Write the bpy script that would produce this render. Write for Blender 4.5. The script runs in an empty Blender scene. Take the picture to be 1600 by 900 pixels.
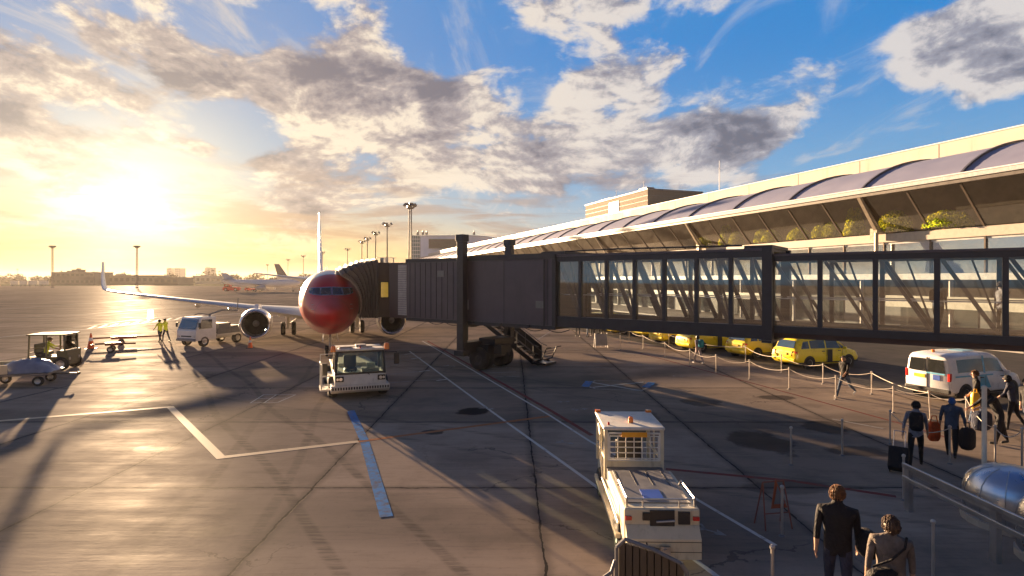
import bpy, bmesh, math, random
from mathutils import Vector, Matrix
random.seed(7)
rad = math.radians
SC = bpy.context.scene
COL = SC.collection

# ---------------------------------------------------------------- camera
F = 890.0; HOR = 437.0; H = 4.75          # focal length and horizon in photo pixels, eye height
cam_d = bpy.data.cameras.new('camera'); cam = bpy.data.objects.new('camera', cam_d); COL.objects.link(cam)
cam_d.sensor_width = 36; cam_d.lens = 36*F/1600; cam_d.shift_y = -(450-HOR)/1600
cam_d.clip_start = 0.1; cam_d.clip_end = 20000
cam.location = (0, 0, H); cam.rotation_euler = (rad(90), 0, 0)
SC.camera = cam
# ---------------------------------------------------------------- exposure
SC.view_settings.view_transform = 'Standard'; SC.view_settings.look = 'None'
SC.view_settings.gamma = 1; SC.view_settings.use_curve_mapping = False
SC.view_settings.exposure = 2.7
# ---------------------------------------------------------------- sun
SUN_AZ = math.atan2(205-800, F)          # bearing from +Y, to the left
SUN_EL = rad(6.2)
SDIR = Vector((math.sin(SUN_AZ)*math.cos(SUN_EL), math.cos(SUN_AZ)*math.cos(SUN_EL), math.sin(SUN_EL)))
sl = bpy.data.lights.new('sun', 'SUN'); sl.energy = 5.0; sl.angle = rad(0.6); sl.color = (1.0, 0.67, 0.38)
so = bpy.data.objects.new('sun', sl); COL.objects.link(so)
so.rotation_euler = (-SDIR).to_track_quat('-Z', 'Y').to_euler(); so.location = (0, 0, 60)

# ---------------------------------------------------------------- node helpers
class NT:
    def __init__(s, tree): s.t = tree; s.n = tree.nodes; s.l = tree.links
    def node(s, typ, **kw):
        n = s.n.new(typ)
        for k, v in kw.items(): setattr(n, k, v)
        return n
    def put(s, sock, v):
        if hasattr(v, 'is_linked') or hasattr(v, 'links'): s.l.new(v, sock)
        else: sock.default_value = v
    def m(s, op, a, b=0.0, c=0.0, clamp=False):
        n = s.node('ShaderNodeMath', operation=op, use_clamp=clamp)
        s.put(n.inputs[0], a); s.put(n.inputs[1], b); s.put(n.inputs[2], c)
        return n.outputs[0]
    def vm(s, op, a, b=(0, 0, 0)):
        n = s.node('ShaderNodeVectorMath', operation=op)
        s.put(n.inputs[0], a); s.put(n.inputs[1], b)
        return n.outputs['Value'] if op in ('DOT_PRODUCT', 'LENGTH', 'DISTANCE') else n.outputs[0]
    def scale(s, a, f):
        n = s.node('ShaderNodeVectorMath', operation='SCALE'); s.put(n.inputs[0], a); s.put(n.inputs['Scale'], f); return n.outputs[0]
    def sep(s, v):
        n = s.node('ShaderNodeSeparateXYZ'); s.put(n.inputs[0], v); return n.outputs
    def comb(s, x, y, z=0.0):
        n = s.node('ShaderNodeCombineXYZ'); s.put(n.inputs[0], x); s.put(n.inputs[1], y); s.put(n.inputs[2], z); return n.outputs[0]
    def mixc(s, f, a, b, mode='MIX'):
        n = s.node('ShaderNodeMix', data_type='RGBA', blend_type=mode)
        s.put(n.inputs[0], f); s.put(n.inputs[6], a if not isinstance(a, tuple) else (*a[:3], 1)); s.put(n.inputs[7], b if not isinstance(b, tuple) else (*b[:3], 1))
        return n.outputs[2]
    def noise(s, vec, scale, detail=4, rough=0.5, dist=0.0, lac=2.0):
        n = s.node('ShaderNodeTexNoise'); s.put(n.inputs['Vector'], vec)
        n.inputs['Scale'].default_value = scale; n.inputs['Detail'].default_value = detail
        n.inputs['Roughness'].default_value = rough; n.inputs['Distortion'].default_value = dist; n.inputs['Lacunarity'].default_value = lac
        return n.outputs[0]
    def ss(s, v, lo, hi, a=0.0, b=1.0):
        n = s.node('ShaderNodeMapRange', interpolation_type='SMOOTHSTEP', clamp=True)
        s.put(n.inputs[0], v); s.put(n.inputs[1], lo); s.put(n.inputs[2], hi); s.put(n.inputs[3], a); s.put(n.inputs[4], b)
        return n.outputs[0]

# ---------------------------------------------------------------- world: evening sky with broken cloud
def make_world():
    w = bpy.data.worlds.new('World'); SC.world = w; w.use_nodes = True
    t = NT(w.node_tree); t.n.clear()
    out = t.node('ShaderNodeOutputWorld'); bg = t.node('ShaderNodeBackground')
    t.l.new(bg.outputs[0], out.inputs[0]); bg.inputs[1].default_value = SKY_STRENGTH
    tc = t.node('ShaderNodeTexCoord'); D = tc.outputs['Generated']
    x, y, z = t.sep(D)
    zc = t.m('MAXIMUM', z, 0.0)
    sky = t.node('ShaderNodeTexSky', sky_type='NISHITA'); sky.sun_disc = False
    sky.sun_elevation = SUN_EL; sky.sun_rotation = SUN_AZ
    sky.altitude = 0; sky.air_density = 1.0; sky.dust_density = 1.0; sky.ozone_density = 3.0
    az = t.m('ARCTAN2', x, y); el = t.m('ARCSINE', z)
    # the layer the clouds lie on, seen in perspective
    den = t.m('ADD', zc, 0.10)
    q = t.comb(t.m('DIVIDE', x, den), t.m('DIVIDE', y, den), 0.0)
    sx, sy = SDIR.x, SDIR.y; sn = math.hypot(sx, sy)
    ca = t.vm('DOT_PRODUCT', D, tuple(SDIR))                     # cosine to the sun
    ang = t.m('ARCCOSINE', t.m('MINIMUM', ca, 0.99999))
    def gauss(a):  # a: (px, py, rx, ry, weight, tilt) in photo pixels -> bearing and height
        px, py, rx, ry, wt = a[:5]; tilt = a[5] if len(a) > 5 else 0
        a0 = math.atan2(px-800, F); e0 = math.atan2(HOR-py, math.hypot(F, px-800))
        kx = F/rx*(1/math.cos(a0)); ky = F/ry/math.cos(a0)
        dx = t.m('SUBTRACT', az, a0); dy = t.m('SUBTRACT', el, e0)
        if tilt:
            c, s_ = math.cos(tilt), math.sin(tilt)
            dx2 = t.m('ADD', t.m('MULTIPLY', dx, c), t.m('MULTIPLY', dy, s_)); dy2 = t.m('SUBTRACT', t.m('MULTIPLY', dy, c), t.m('MULTIPLY', dx, s_)); dx, dy = dx2, dy2
        r2 = t.m('ADD', t.m('POWER', t.m('ABSOLUTE', t.m('MULTIPLY', dx, kx)), 2), t.m('POWER', t.m('ABSOLUTE', t.m('MULTIPLY', dy, ky)), 2))
        return t.m('MULTIPLY', t.m('EXPONENT', t.m('MULTIPLY', r2, -1.0)), wt)
    def total(lst):
        r = None
        for a in lst:
            g = gauss(a); r = g if r is None else t.m('ADD', r, g)
        return r
    # ---- clear sky, graded around the sun
    clear = t.mixc(t.ss(el, 0.02, 0.40), (0.30, 0.62, 0.90), (0.01, 0.31, 0.86))
    warm = t.m('EXPONENT', t.m('MULTIPLY', ang, -3.9))
    lowwarm = t.m('MULTIPLY', t.ss(el, 0.20, 0.0), t.ss(ang, 1.15, 0.20))
    clear = t.mixc(t.m('MINIMUM', t.m('ADD', t.m('MULTIPLY', warm, 0.85), lowwarm), 1.0, clamp=True), clear, (1.0, 0.80, 0.50))
    # ---- cloud cover: a layer in perspective and puffs on the sphere of directions, both domain-warped
    bias = total(CLOUD_ADD)
    q2 = t.vm('MULTIPLY', q, (1.0, 0.72, 1))
    n1 = t.noise(q2, 1.15, 12, 0.60, 0.55)
    dl = t.vm('MULTIPLY', D, (1.0, 1.0, 1.9))
    wx = t.m('SUBTRACT', t.noise(dl, 3.0, 3, .5), .5); wy = t.m('SUBTRACT', t.noise(t.vm('ADD', dl, (7, 3, 1)), 3.0, 3, .5), .5)
    dw = t.vm('ADD', dl, t.comb(t.m('MULTIPLY', wx, .16), 0.0, t.m('MULTIPLY', wy, .16)))
    n3 = t.noise(dw, 5.6, 13, 0.60, 0.0)
    sh3 = t.vm('ADD', dw, (SDIR.x*0.030, SDIR.y*0.030, -0.045)); n3s = t.noise(sh3, 5.6, 9, 0.56, 0.0)
    sh4 = t.vm('ADD', dw, (SDIR.x*0.008, SDIR.y*0.008, -0.012)); n3t = t.noise(sh4, 5.6, 13, 0.60, 0.0)
    dens = t.m('ADD', t.m('ADD', t.m('MULTIPLY', n1, 0.62), t.m('MULTIPLY', n3, 1.15)), t.m('SUBTRACT', bias, 0.185))
    cov = t.ss(dens, 0.655, 0.80)
    # long diagonal streaks of the sheet at upper left
    ra = rad(24); az2 = t.m('ADD', t.m('MULTIPLY', az, math.cos(ra)), t.m('MULTIPLY', el, -math.sin(ra))); el2 = t.m('ADD', t.m('MULTIPLY', az, math.sin(ra)), t.m('MULTIPLY', el, math.cos(ra)))
    stn = t.noise(t.comb(t.m('MULTIPLY', az2, 3.2), t.m('MULTIPLY', el2, 13.0), 2.0), 1.0, 11, .62, .5)
    stm = total([(120, 110, 330, 150, 1.0, -.2)])
    strk = t.m('MULTIPLY', t.m('SUBTRACT', stn, .47), stm)
    dens = t.m('ADD', dens, t.m('MULTIPLY', strk, .55)); cov = t.ss(dens, 0.655, 0.80)
    thick = t.ss(dens, 0.72, 1.06)
    litb = total(LIT_ADD)
    rel = t.m('ADD', t.m('MULTIPLY', t.m('SUBTRACT', n3, n3s), 3.8), t.m('MULTIPLY', t.m('SUBTRACT', n3, n3t), 8.0))
    lit = t.m('ADD', t.m('ADD', t.m('SUBTRACT', rel, t.m('MULTIPLY', strk, 1.5)), litb), t.m('SUBTRACT', 0.80, t.m('MULTIPLY', thick, 0.46)))
    near = t.ss(ang, 1.05, 0.10)
    litc = t.mixc(near, (0.95, 0.90, 0.88), (1.35, 1.12, 0.82))
    midc = t.mixc(near, (0.44, 0.45, 0.54), (0.66, 0.53, 0.47))
    shc = t.mixc(near, (0.17, 0.19, 0.27), (0.28, 0.24, 0.27))
    cl = t.mixc(t.ss(lit, -.55, 0.60), shc, midc); cl = t.mixc(t.ss(lit, 0.36, 1.30), cl, litc)
    col = t.mixc(t.m('MULTIPLY', cov, 0.98), clear, cl)
    # thin high veil and streaks
    vn = t.noise(t.vm('MULTIPLY', q, (1.6, .55, 1)), 1.8, 10, .62, 1.2)
    veil = t.m('MULTIPLY', t.ss(vn, .50, .72), t.m('SUBTRACT', 1.0, cov))
    col = t.mixc(t.m('MULTIPLY', veil, .55), col, t.mixc(near, (.80, .80, .84), (1.2, .98, .70)))
    # ---- bands of thin dark cloud low down
    bn = t.noise(t.vm('MULTIPLY', t.comb(az, el, 0.0), (4.0, 34.0, 1)), 1.0, 9, 0.60, 0.5)
    band = t.m('MULTIPLY', t.ss(bn, 0.47, 0.60), t.m('MULTIPLY', t.ss(el, 0.0, 0.025), t.ss(el, 0.22, 0.10)))
    bandc = t.mixc(t.ss(ang, 0.95, 0.1), (0.32, 0.28, 0.34), (0.68, 0.45, 0.30))
    col = t.mixc(t.m('MULTIPLY', band, 0.80), col, bandc)
    # ---- glow of the sun through the cloud
    g1 = t.m('MULTIPLY', t.m('EXPONENT', t.m('MULTIPLY', ang, -15.0)), 2.2)
    g2 = t.m('MULTIPLY', t.m('EXPONENT', t.m('MULTIPLY', ang, -5.0)), 0.24)
    glow = t.vm('ADD', t.scale((1.0, 0.86, 0.56), g1), t.scale((1.0, 0.74, 0.40), g2))
    hz = t.m('MULTIPLY', t.m('MULTIPLY', t.ss(el, 0.10, 0.0), t.ss(ang, 1.1, 0.1)), 0.10)
    col = t.scale(col, t.mixc(t.m('MULTIPLY', t.ss(el, 0.12, 0.0), t.ss(ang, 1.1, 0.2)), (1, 1, 1), (1.0, .80, .42))) if False else t.vm('MULTIPLY', col, t.mixc(t.m('MULTIPLY', t.ss(el, 0.13, 0.0), t.ss(ang, 1.1, 0.2)), (1, 1, 1), (1.0, .76, .36)))
    glow = t.vm('ADD', glow, t.scale((1.0, 0.60, 0.16), hz))
    col = t.vm('ADD', col, glow)
    # overhead the blue deepens
    col = t.vm('MULTIPLY', col, t.mixc(t.ss(el, .45, .9), (1, 1, 1), (.62, .80, 1.25)))
    # ---- sky dimmed high overhead and behind the viewer to keep shadows dark
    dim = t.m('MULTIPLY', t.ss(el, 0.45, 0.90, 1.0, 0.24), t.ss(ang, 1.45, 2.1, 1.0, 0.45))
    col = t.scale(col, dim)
    col = t.vm('ADD', t.scale(col, CLOUD_LEVEL), t.scale(sky.outputs[0], 0.012))
    # below the horizon: ground colour
    col = t.mixc(t.ss(z, -0.02, 0.0), (0.10, 0.08, 0.06), col)
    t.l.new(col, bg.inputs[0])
    w.cycles.sampling_method = 'MANUAL'; w.cycles.sample_map_resolution = 1024
SKY_STRENGTH = 0.10
CLOUD_LEVEL = 1.12
CLOUD_ADD = [   # x, y, half width, half height, weight, tilt
    (545, 120, 100, 60, .30), (620, 165, 55, 45, .24), (480, 145, 50, 35, .16),
    (715, 150, 60, 35, .15), (770, 205, 75, 45, .16),
    (60, 150, 240, 110, .12), (250, 60, 210, 45, .16, -.40), (330, 120, 120, 35, .16, -.3), (100, 250, 160, 40, .10, -.2), (300, 232, 170, 18, .14, -.08),
    (1130, 220, 170, 36, .26), (960, 235, 85, 36, .24), (830, 290, 60, 20, .18), (950, 285, 90, 20, .14), (720, 270, 70, 30, .10), (850, 200, 120, 50, .08),
    (940, 70, 130, 70, .08), (1260, 120, 130, 40, .12, .25), (1500, 65, 95, 60, .22), (1540, 20, 90, 40, .10),
    (700, 40, 100, 60, -.24), (1180, 30, 60, 45, -.10), (1480, 215, 190, 55, -.34), (1340, 190, 80, 60, -.20), (1200, 145, 60, 25, -.08), (1120, 120, 60, 30, -.08),
    (335, 172, 70, 24, -.20), (490, 205, 55, 16, -.12), (1350, 20, 70, 70, -.16), (850, 120, 60, 40, -.08), (200, 15, 120, 16, -.08), (1060, 110, 60, 30, -.03)]
LIT_ADD = [
    (560, 188, 110, 22, .70), (645, 170, 22, 40, .5), (545, 95, 90, 45, -.30), (720, 150, 80, 40, -.28), (745, 210, 35, 40, .5),
    (915, 235, 40, 35, .5), (1150, 215, 170, 40, -.34), (200, 90, 280, 90, -.34), (60, 200, 200, 60, -.25), (1490, 70, 160, 100, .45), (840, 290, 60, 22, -.3),
    (1000, 60, 300, 70, .25), (330, 95, 140, 40, -.20), (930, 285, 120, 25, -.2), (330, 235, 180, 18, -.3)]
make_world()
# ---------------------------------------------------------------- places
A_ = rad(19.8); SA, CA = math.sin(A_), math.cos(A_)
def UV(u, v, z=0.0): return Vector((-u*SA + v*CA, u*CA + v*SA, z))      # along / across the terminal
def G(px, py):                                                             # ground under a photo pixel
    Y = H*F/(py-HOR); return Vector(((px-800)*Y/F, Y, 0.0))
def atY(px, Y, z=0.0): return Vector(((px-800)*Y/F, Y, z))
def zof(py, Y): return H - (py-HOR)*Y/F

# ---------------------------------------------------------------- mesh builder
class MB:
    def __init__(s): s.v = []; s.f = []; s.mi = []; s.cur = 0
    def add(s, vs, fs):
        b = len(s.v); s.v += [tuple(v) for v in vs]
        for f in fs: s.f.append(tuple(b+i for i in f)); s.mi.append(s.cur)
    def box(s, c, d, rz=0.0, M=None):
        cx, cy, cz = c; dx, dy, dz = d[0]/2, d[1]/2, d[2]/2
        P = [Vector((sx*dx, sy*dy, sz*dz)) for sz in (-1, 1) for sy in (-1, 1) for sx in (-1, 1)]
        if M is not None: P = [M @ p for p in P]
        elif rz: P = [Matrix.Rotation(rz, 3, 'Z') @ p for p in P]
        P = [p + Vector(c) for p in P]
        s.add(P, [(0, 2, 3, 1), (4, 5, 7, 6), (0, 1, 5, 4), (2, 6, 7, 3), (0, 4, 6, 2), (1, 3, 7, 5)]); return s
    def b2(s, a, b): return s.box([(a[i]+b[i])/2 for i in range(3)], [abs(b[i]-a[i]) for i in range(3)])
    def beam(s, a, b, w, h=None, up=(0, 0, 1)):
        h = h or w; a, b = Vector(a), Vector(b); d = b-a; L = d.length
        if L < 1e-6: return s
        d.normalize(); u = Vector(up)
        if abs(d.dot(u)) > 0.99: u = Vector((0, 1, 0))
        r = d.cross(u).normalized(); t = r.cross(d)
        M = Matrix((r, d, t)).transposed()
        return s.box((a+b)/2, (w, L, h), M=M)
    def cyl(s, a, b, r0, r1=None, n=12, cap=True):
        r1 = r0 if r1 is None else r1; a, b = Vector(a), Vector(b); d = (b-a).normalized()
        u = Vector((0, 0, 1)) if abs(d.z) < .9 else Vector((1, 0, 0))
        e = d.cross(u).normalized(); g = d.cross(e)
        P = []
        for c, r in ((a, r0), (b, r1)):
            for i in range(n):
                t = 2*math.pi*i/n; P.append(c + e*math.cos(t)*r + g*math.sin(t)*r)
        fs = [(i, (i+1) % n, n+(i+1) % n, n+i) for i in range(n)]
        if cap: fs += [tuple(range(n-1, -1, -1)), tuple(range(n, 2*n))]
        s.add(P, fs); return s
    def tube(s, pts, r, n=8):
        for a, b in zip(pts, pts[1:]): s.cyl(a, b, r, r, n)
        return s
    def lathe(s, prof, o, ax, n=24, cap=False):      # prof: (distance along axis, radius)
        o, d = Vector(o), Vector(ax).normalized()
        u = Vector((0, 0, 1)) if abs(d.z) < .9 else Vector((1, 0, 0))
        e = d.cross(u).normalized(); g = d.cross(e); P = []
        for t, r in prof:
            for i in range(n):
                a = 2*math.pi*i/n; P.append(o + d*t + e*math.cos(a)*r + g*math.sin(a)*r)
        fs = [(j*n+i, j*n+(i+1) % n, (j+1)*n+(i+1) % n, (j+1)*n+i) for j in range(len(prof)-1) for i in range(n)]
        if cap: fs += [tuple(range(n-1, -1, -1)), tuple(range((len(prof)-1)*n, len(prof)*n))]
        s.add(P, fs); return s
    def loft(s, rings, cap=True, closed=True):
        n = len(rings[0]); P = [p for r in rings for p in r]
        m = n if closed else n-1
        fs = [(j*n+i, j*n+(i+1) % n, (j+1)*n+(i+1) % n, (j+1)*n+i) for j in range(len(rings)-1) for i in range(m)]
        if cap and closed: fs += [tuple(range(n-1, -1, -1)), tuple(range((len(rings)-1)*n, len(rings)*n))]
        s.add(P, fs); return s
    def prism(s, poly, z0, z1):
        n = len(poly); s.add([(p[0], p[1], z0) for p in poly] + [(p[0], p[1], z1) for p in poly],
              [tuple(range(n-1, -1, -1)), tuple(range(n, 2*n))] + [(i, (i+1) % n, n+(i+1) % n, n+i) for i in range(n)]); return s
    def plate(s, q, th, nrm=None):    # polygon q given thickness th along its normal
        q = [Vector(p) for p in q]; nn = (q[1]-q[0]).cross(q[2]-q[0]).normalized() if nrm is None else Vector(nrm)
        n = len(q); s.add(q + [p + nn*th for p in q], [tuple(range(n-1, -1, -1)), tuple(range(n, 2*n))] + [(i, (i+1) % n, n+(i+1) % n, n+i) for i in range(n)]); return s
    def ball(s, c, r, n=12, m=8, sc=(1, 1, 1)):
        c = Vector(c); P = []; 
        for j in range(m+1):
            ph = math.pi*j/m
            for i in range(n):
                t = 2*math.pi*i/n; P.append(c + Vector((math.sin(ph)*math.cos(t)*r*sc[0], math.sin(ph)*math.sin(t)*r*sc[1], math.cos(ph)*r*sc[2])))
        s.add(P, [(j*n+i, (j+1)*n+i, (j+1)*n+(i+1) % n, j*n+(i+1) % n) for j in range(m) for i in range(n)]); return s
    def build(s, name, mats, parent=None, smooth=None, bevel=0.0, loc=None, rz=0.0):
        me = bpy.data.meshes.new(name); me.from_pydata(s.v, [], s.f)
        if not isinstance(mats, (list, tuple)): mats = [mats]
        for m in mats: me.materials.append(m)
        for p, i in zip(me.polygons, s.mi): p.material_index = i
        bm = bmesh.new(); bm.from_mesh(me); bmesh.ops.remove_doubles(bm, verts=bm.verts, dist=1e-5)
        bmesh.ops.recalc_face_normals(bm, faces=bm.faces); bm.to_mesh(me); bm.free()
        if smooth is not None:
            me.shade_smooth(); me.set_sharp_from_angle(angle=rad(smooth))
        me.update()
        o = bpy.data.objects.new(name, me); COL.objects.link(o)
        if parent is not None: o.parent = parent
        if loc is not None: o.location = loc
        o.rotation_euler = (0, 0, rz)
        if bevel:
            b = o.modifiers.new('bevel', 'BEVEL'); b.width = bevel; b.segments = 2; b.limit_method = 'ANGLE'; b.angle_limit = rad(40)
        return o
def tag(o, label=None, cat=None, group=None, kind=None):
    if label: o['label'] = label
    if cat: o['category'] = cat
    if group: o['group'] = group
    if kind: o['kind'] = kind
    return o
def thing(name, label, cat, loc=(0, 0, 0), rz=0.0, group=None):
    o = bpy.data.objects.new(name, None); COL.objects.link(o); o.location = loc; o.rotation_euler = (0, 0, rz)
    o.empty_display_size = .3
    return tag(o, label, cat, group)
def dup(root, loc=None, rz=None, label=None, sc=None):
    kids = {}
    for o in list(COL.objects):
        if o.parent: kids.setdefault(o.parent, []).append(o)
    r = root.copy(); COL.objects.link(r)
    if loc is not None: r.location = loc
    if rz is not None: r.rotation_euler = (0, 0, rz)
    if sc is not None: r.scale = sc if not isinstance(sc, (int, float)) else (sc, sc, sc)
    if label: r['label'] = label
    for ch in kids.get(root, []):
        c = ch.copy(); COL.objects.link(c); c.parent = r
        for g in kids.get(ch, []):
            d = g.copy(); COL.objects.link(d); d.parent = c
    return r

# ---------------------------------------------------------------- materials
def mat(name, col, rough=0.5, metal=0.0, var=0.12, scale=3.0, bump=0.0, bscale=40.0, coat=0.0, emit=None, es=0.0, spec=0.5, dirt=0.0, trans=0.0):
    m = bpy.data.materials.new(name); m.use_nodes = True; t = NT(m.node_tree)
    b = t.n['Principled BSDF']; tc = t.node('ShaderNodeTexCoord').outputs['Object']
    n = t.noise(tc, scale, 5, 0.6)
    k = t.ss(n, 0.3, 0.7, 1-var, 1+var)
    c = t.scale(tuple(col[:3]), k)
    if dirt:
        dn = t.noise(t.vm('MULTIPLY', tc, (1, 1, .25)), scale*2.3, 7, .65)
        c = t.mixc(t.ss(dn, .52, .75, 0, dirt), c, (col[0]*.35+.02, col[1]*.32+.016, col[2]*.28+.012))
    t.l.new(c, b.inputs['Base Color'])
    r = t.ss(n, 0.25, 0.75, max(0.02, rough*0.82), min(1, rough*1.18)); t.l.new(r, b.inputs['Roughness'])
    b.inputs['Metallic'].default_value = metal; b.inputs['Coat Weight'].default_value = coat
    b.inputs['Specular IOR Level'].default_value = spec
    b.inputs['Coat Roughness'].default_value = 0.06
    if trans:
        tl = t.node('ShaderNodeBsdfTranslucent'); t.l.new(c, tl.inputs[0]); mx = t.node('ShaderNodeMixShader'); mx.inputs[0].default_value = trans
        t.l.new(b.outputs[0], mx.inputs[1]); t.l.new(tl.outputs[0], mx.inputs[2]); t.l.new(mx.outputs[0], t.n['Material Output'].inputs[0])
    if bump:
        bn = t.node('ShaderNodeBump'); bn.inputs['Strength'].default_value = bump; bn.inputs['Distance'].default_value = 0.01
        t.l.new(t.noise(tc, bscale, 4, .6), bn.inputs['Height']); t.l.new(bn.outputs[0], b.inputs['Normal'])
    if emit: b.inputs['Emission Color'].default_value = (*emit, 1); b.inputs['Emission Strength'].default_value = es
    return m
def glass(name, tint=(0.5, 0.55, 0.55), refl=1.0, rough=0.02, ior=1.5, wav=0.0, const=None):
    m = bpy.data.materials.new(name); m.use_nodes = True; t = NT(m.node_tree); t.n.remove(t.n['Principled BSDF'])
    tr = t.node('ShaderNodeBsdfTransparent'); tr.inputs[0].default_value = (*tint, 1)
    gl = t.node('ShaderNodeBsdfGlossy'); gl.inputs['Roughness'].default_value = rough; gl.inputs['Color'].default_value = (refl, refl, refl, 1)
    fr = t.node('ShaderNodeFresnel'); fr.inputs[0].default_value = ior
    if wav:
        tc = t.node('ShaderNodeTexCoord').outputs['Object']
        bn = t.node('ShaderNodeBump'); bn.inputs['Strength'].default_value = wav; bn.inputs['Distance'].default_value = .02
        t.l.new(t.noise(tc, 0.7, 2, .5), bn.inputs['Height']); t.l.new(bn.outputs[0], gl.inputs['Normal'])
    mx = t.node('ShaderNodeMixShader'); t.put(mx.inputs[0], const if const is not None else fr.outputs[0]); t.l.new(tr.outputs[0], mx.inputs[1]); t.l.new(gl.outputs[0], mx.inputs[2])
    t.l.new(mx.outputs[0], t.n['Material Output'].inputs[0]); return m
M = {}
M['black'] = mat('black_plastic', (.018, .018, .02), .5)
M['rubber'] = mat('tyre_rubber', (.022, .022, .023), .8, bump=.3)
M['dark'] = mat('dark_recess', (.03, .03, .034), .7)
M['steel'] = mat('galvanised_steel', (.45, .45, .46), .38, .9, bump=.1)
M['alloy'] = mat('wheel_alloy', (.5, .5, .5), .35, .8)
M['chrome'] = mat('polished_steel', (.60, .61, .64), .30, 1.0, var=.05, bump=.12, bscale=6)
M['white'] = mat('white_paint', (.74, .74, .73), .35, var=.06, coat=.3, dirt=.12)
M['offwhite'] = mat('weathered_white_paint', (.62, .60, .54), .45, var=.08, dirt=.5)
M['cream'] = mat('cream_vehicle_paint', (.58, .52, .38), .45, var=.08, dirt=.55)
M['red'] = mat('red_lens', (.5, .02, .015), .2, coat=.6)
M['redpaint'] = mat('red_paint', (.5, .05, .03), .4)
M['amber'] = mat('orange_beacon', (.9, .22, .02), .25, coat=.5)
M['orange'] = mat('cone_orange', (.8, .14, .02), .5)
M['yplate'] = mat('yellow_plate', (.8, .50, .03), .4)
M['taxi'] = mat('taxi_yellow_paint', (.80, .62, .015), .3, var=.04, coat=.7)
M['vanw'] = mat('van_white_paint', (.70, .71, .74), .3, var=.05, coat=.6)
M['vanblue'] = mat('light_blue_vinyl', (.12, .42, .62), .35, coat=.3)
M['blue'] = mat('blue_vinyl', (.02, .07, .35), .4)
M['carglass'] = glass('car_window_glass', (.10, .12, .12), 1.0, .02, 1.6)
M['grey'] = mat('grey_paint', (.22, .22, .23), .5, dirt=.4)
M['midgrey'] = mat('mid_grey_metal', (.16, .16, .17), .5, .3, dirt=.4)
M['hivis'] = mat('high_visibility_yellow', (.55, .62, .04), .8)
M['silvertarp'] = mat('silver_tarpaulin', (.26, .28, .33), .4, .4, bump=.6, bscale=5)
M['plane_white'] = mat('aircraft_white_paint', (.80, .79, .77), .3, var=.04, coat=.4)
M['plane_grey'] = mat('aircraft_wing_grey', (.46, .47, .50), .35, .2, var=.05)
M['slate'] = mat('bridge_slate_cladding', (.085, .076, .094), .42, .25, var=.1, scale=1.2, dirt=.35)
M['slate2'] = mat('bridge_brown_cladding', (.075, .058, .055), .5, .15, var=.1, scale=1.2, dirt=.35)
M['frame'] = mat('bridge_dark_steel', (.045, .047, .055), .42, .5, dirt=.3)
M['bglass'] = glass('bridge_glass', (.92, .95, .96), .9, .015, 1.45, const=.09)
M['rubberfold'] = mat('folded_canopy_fabric', (.13, .11, .105), .75, bump=.3)
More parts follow.
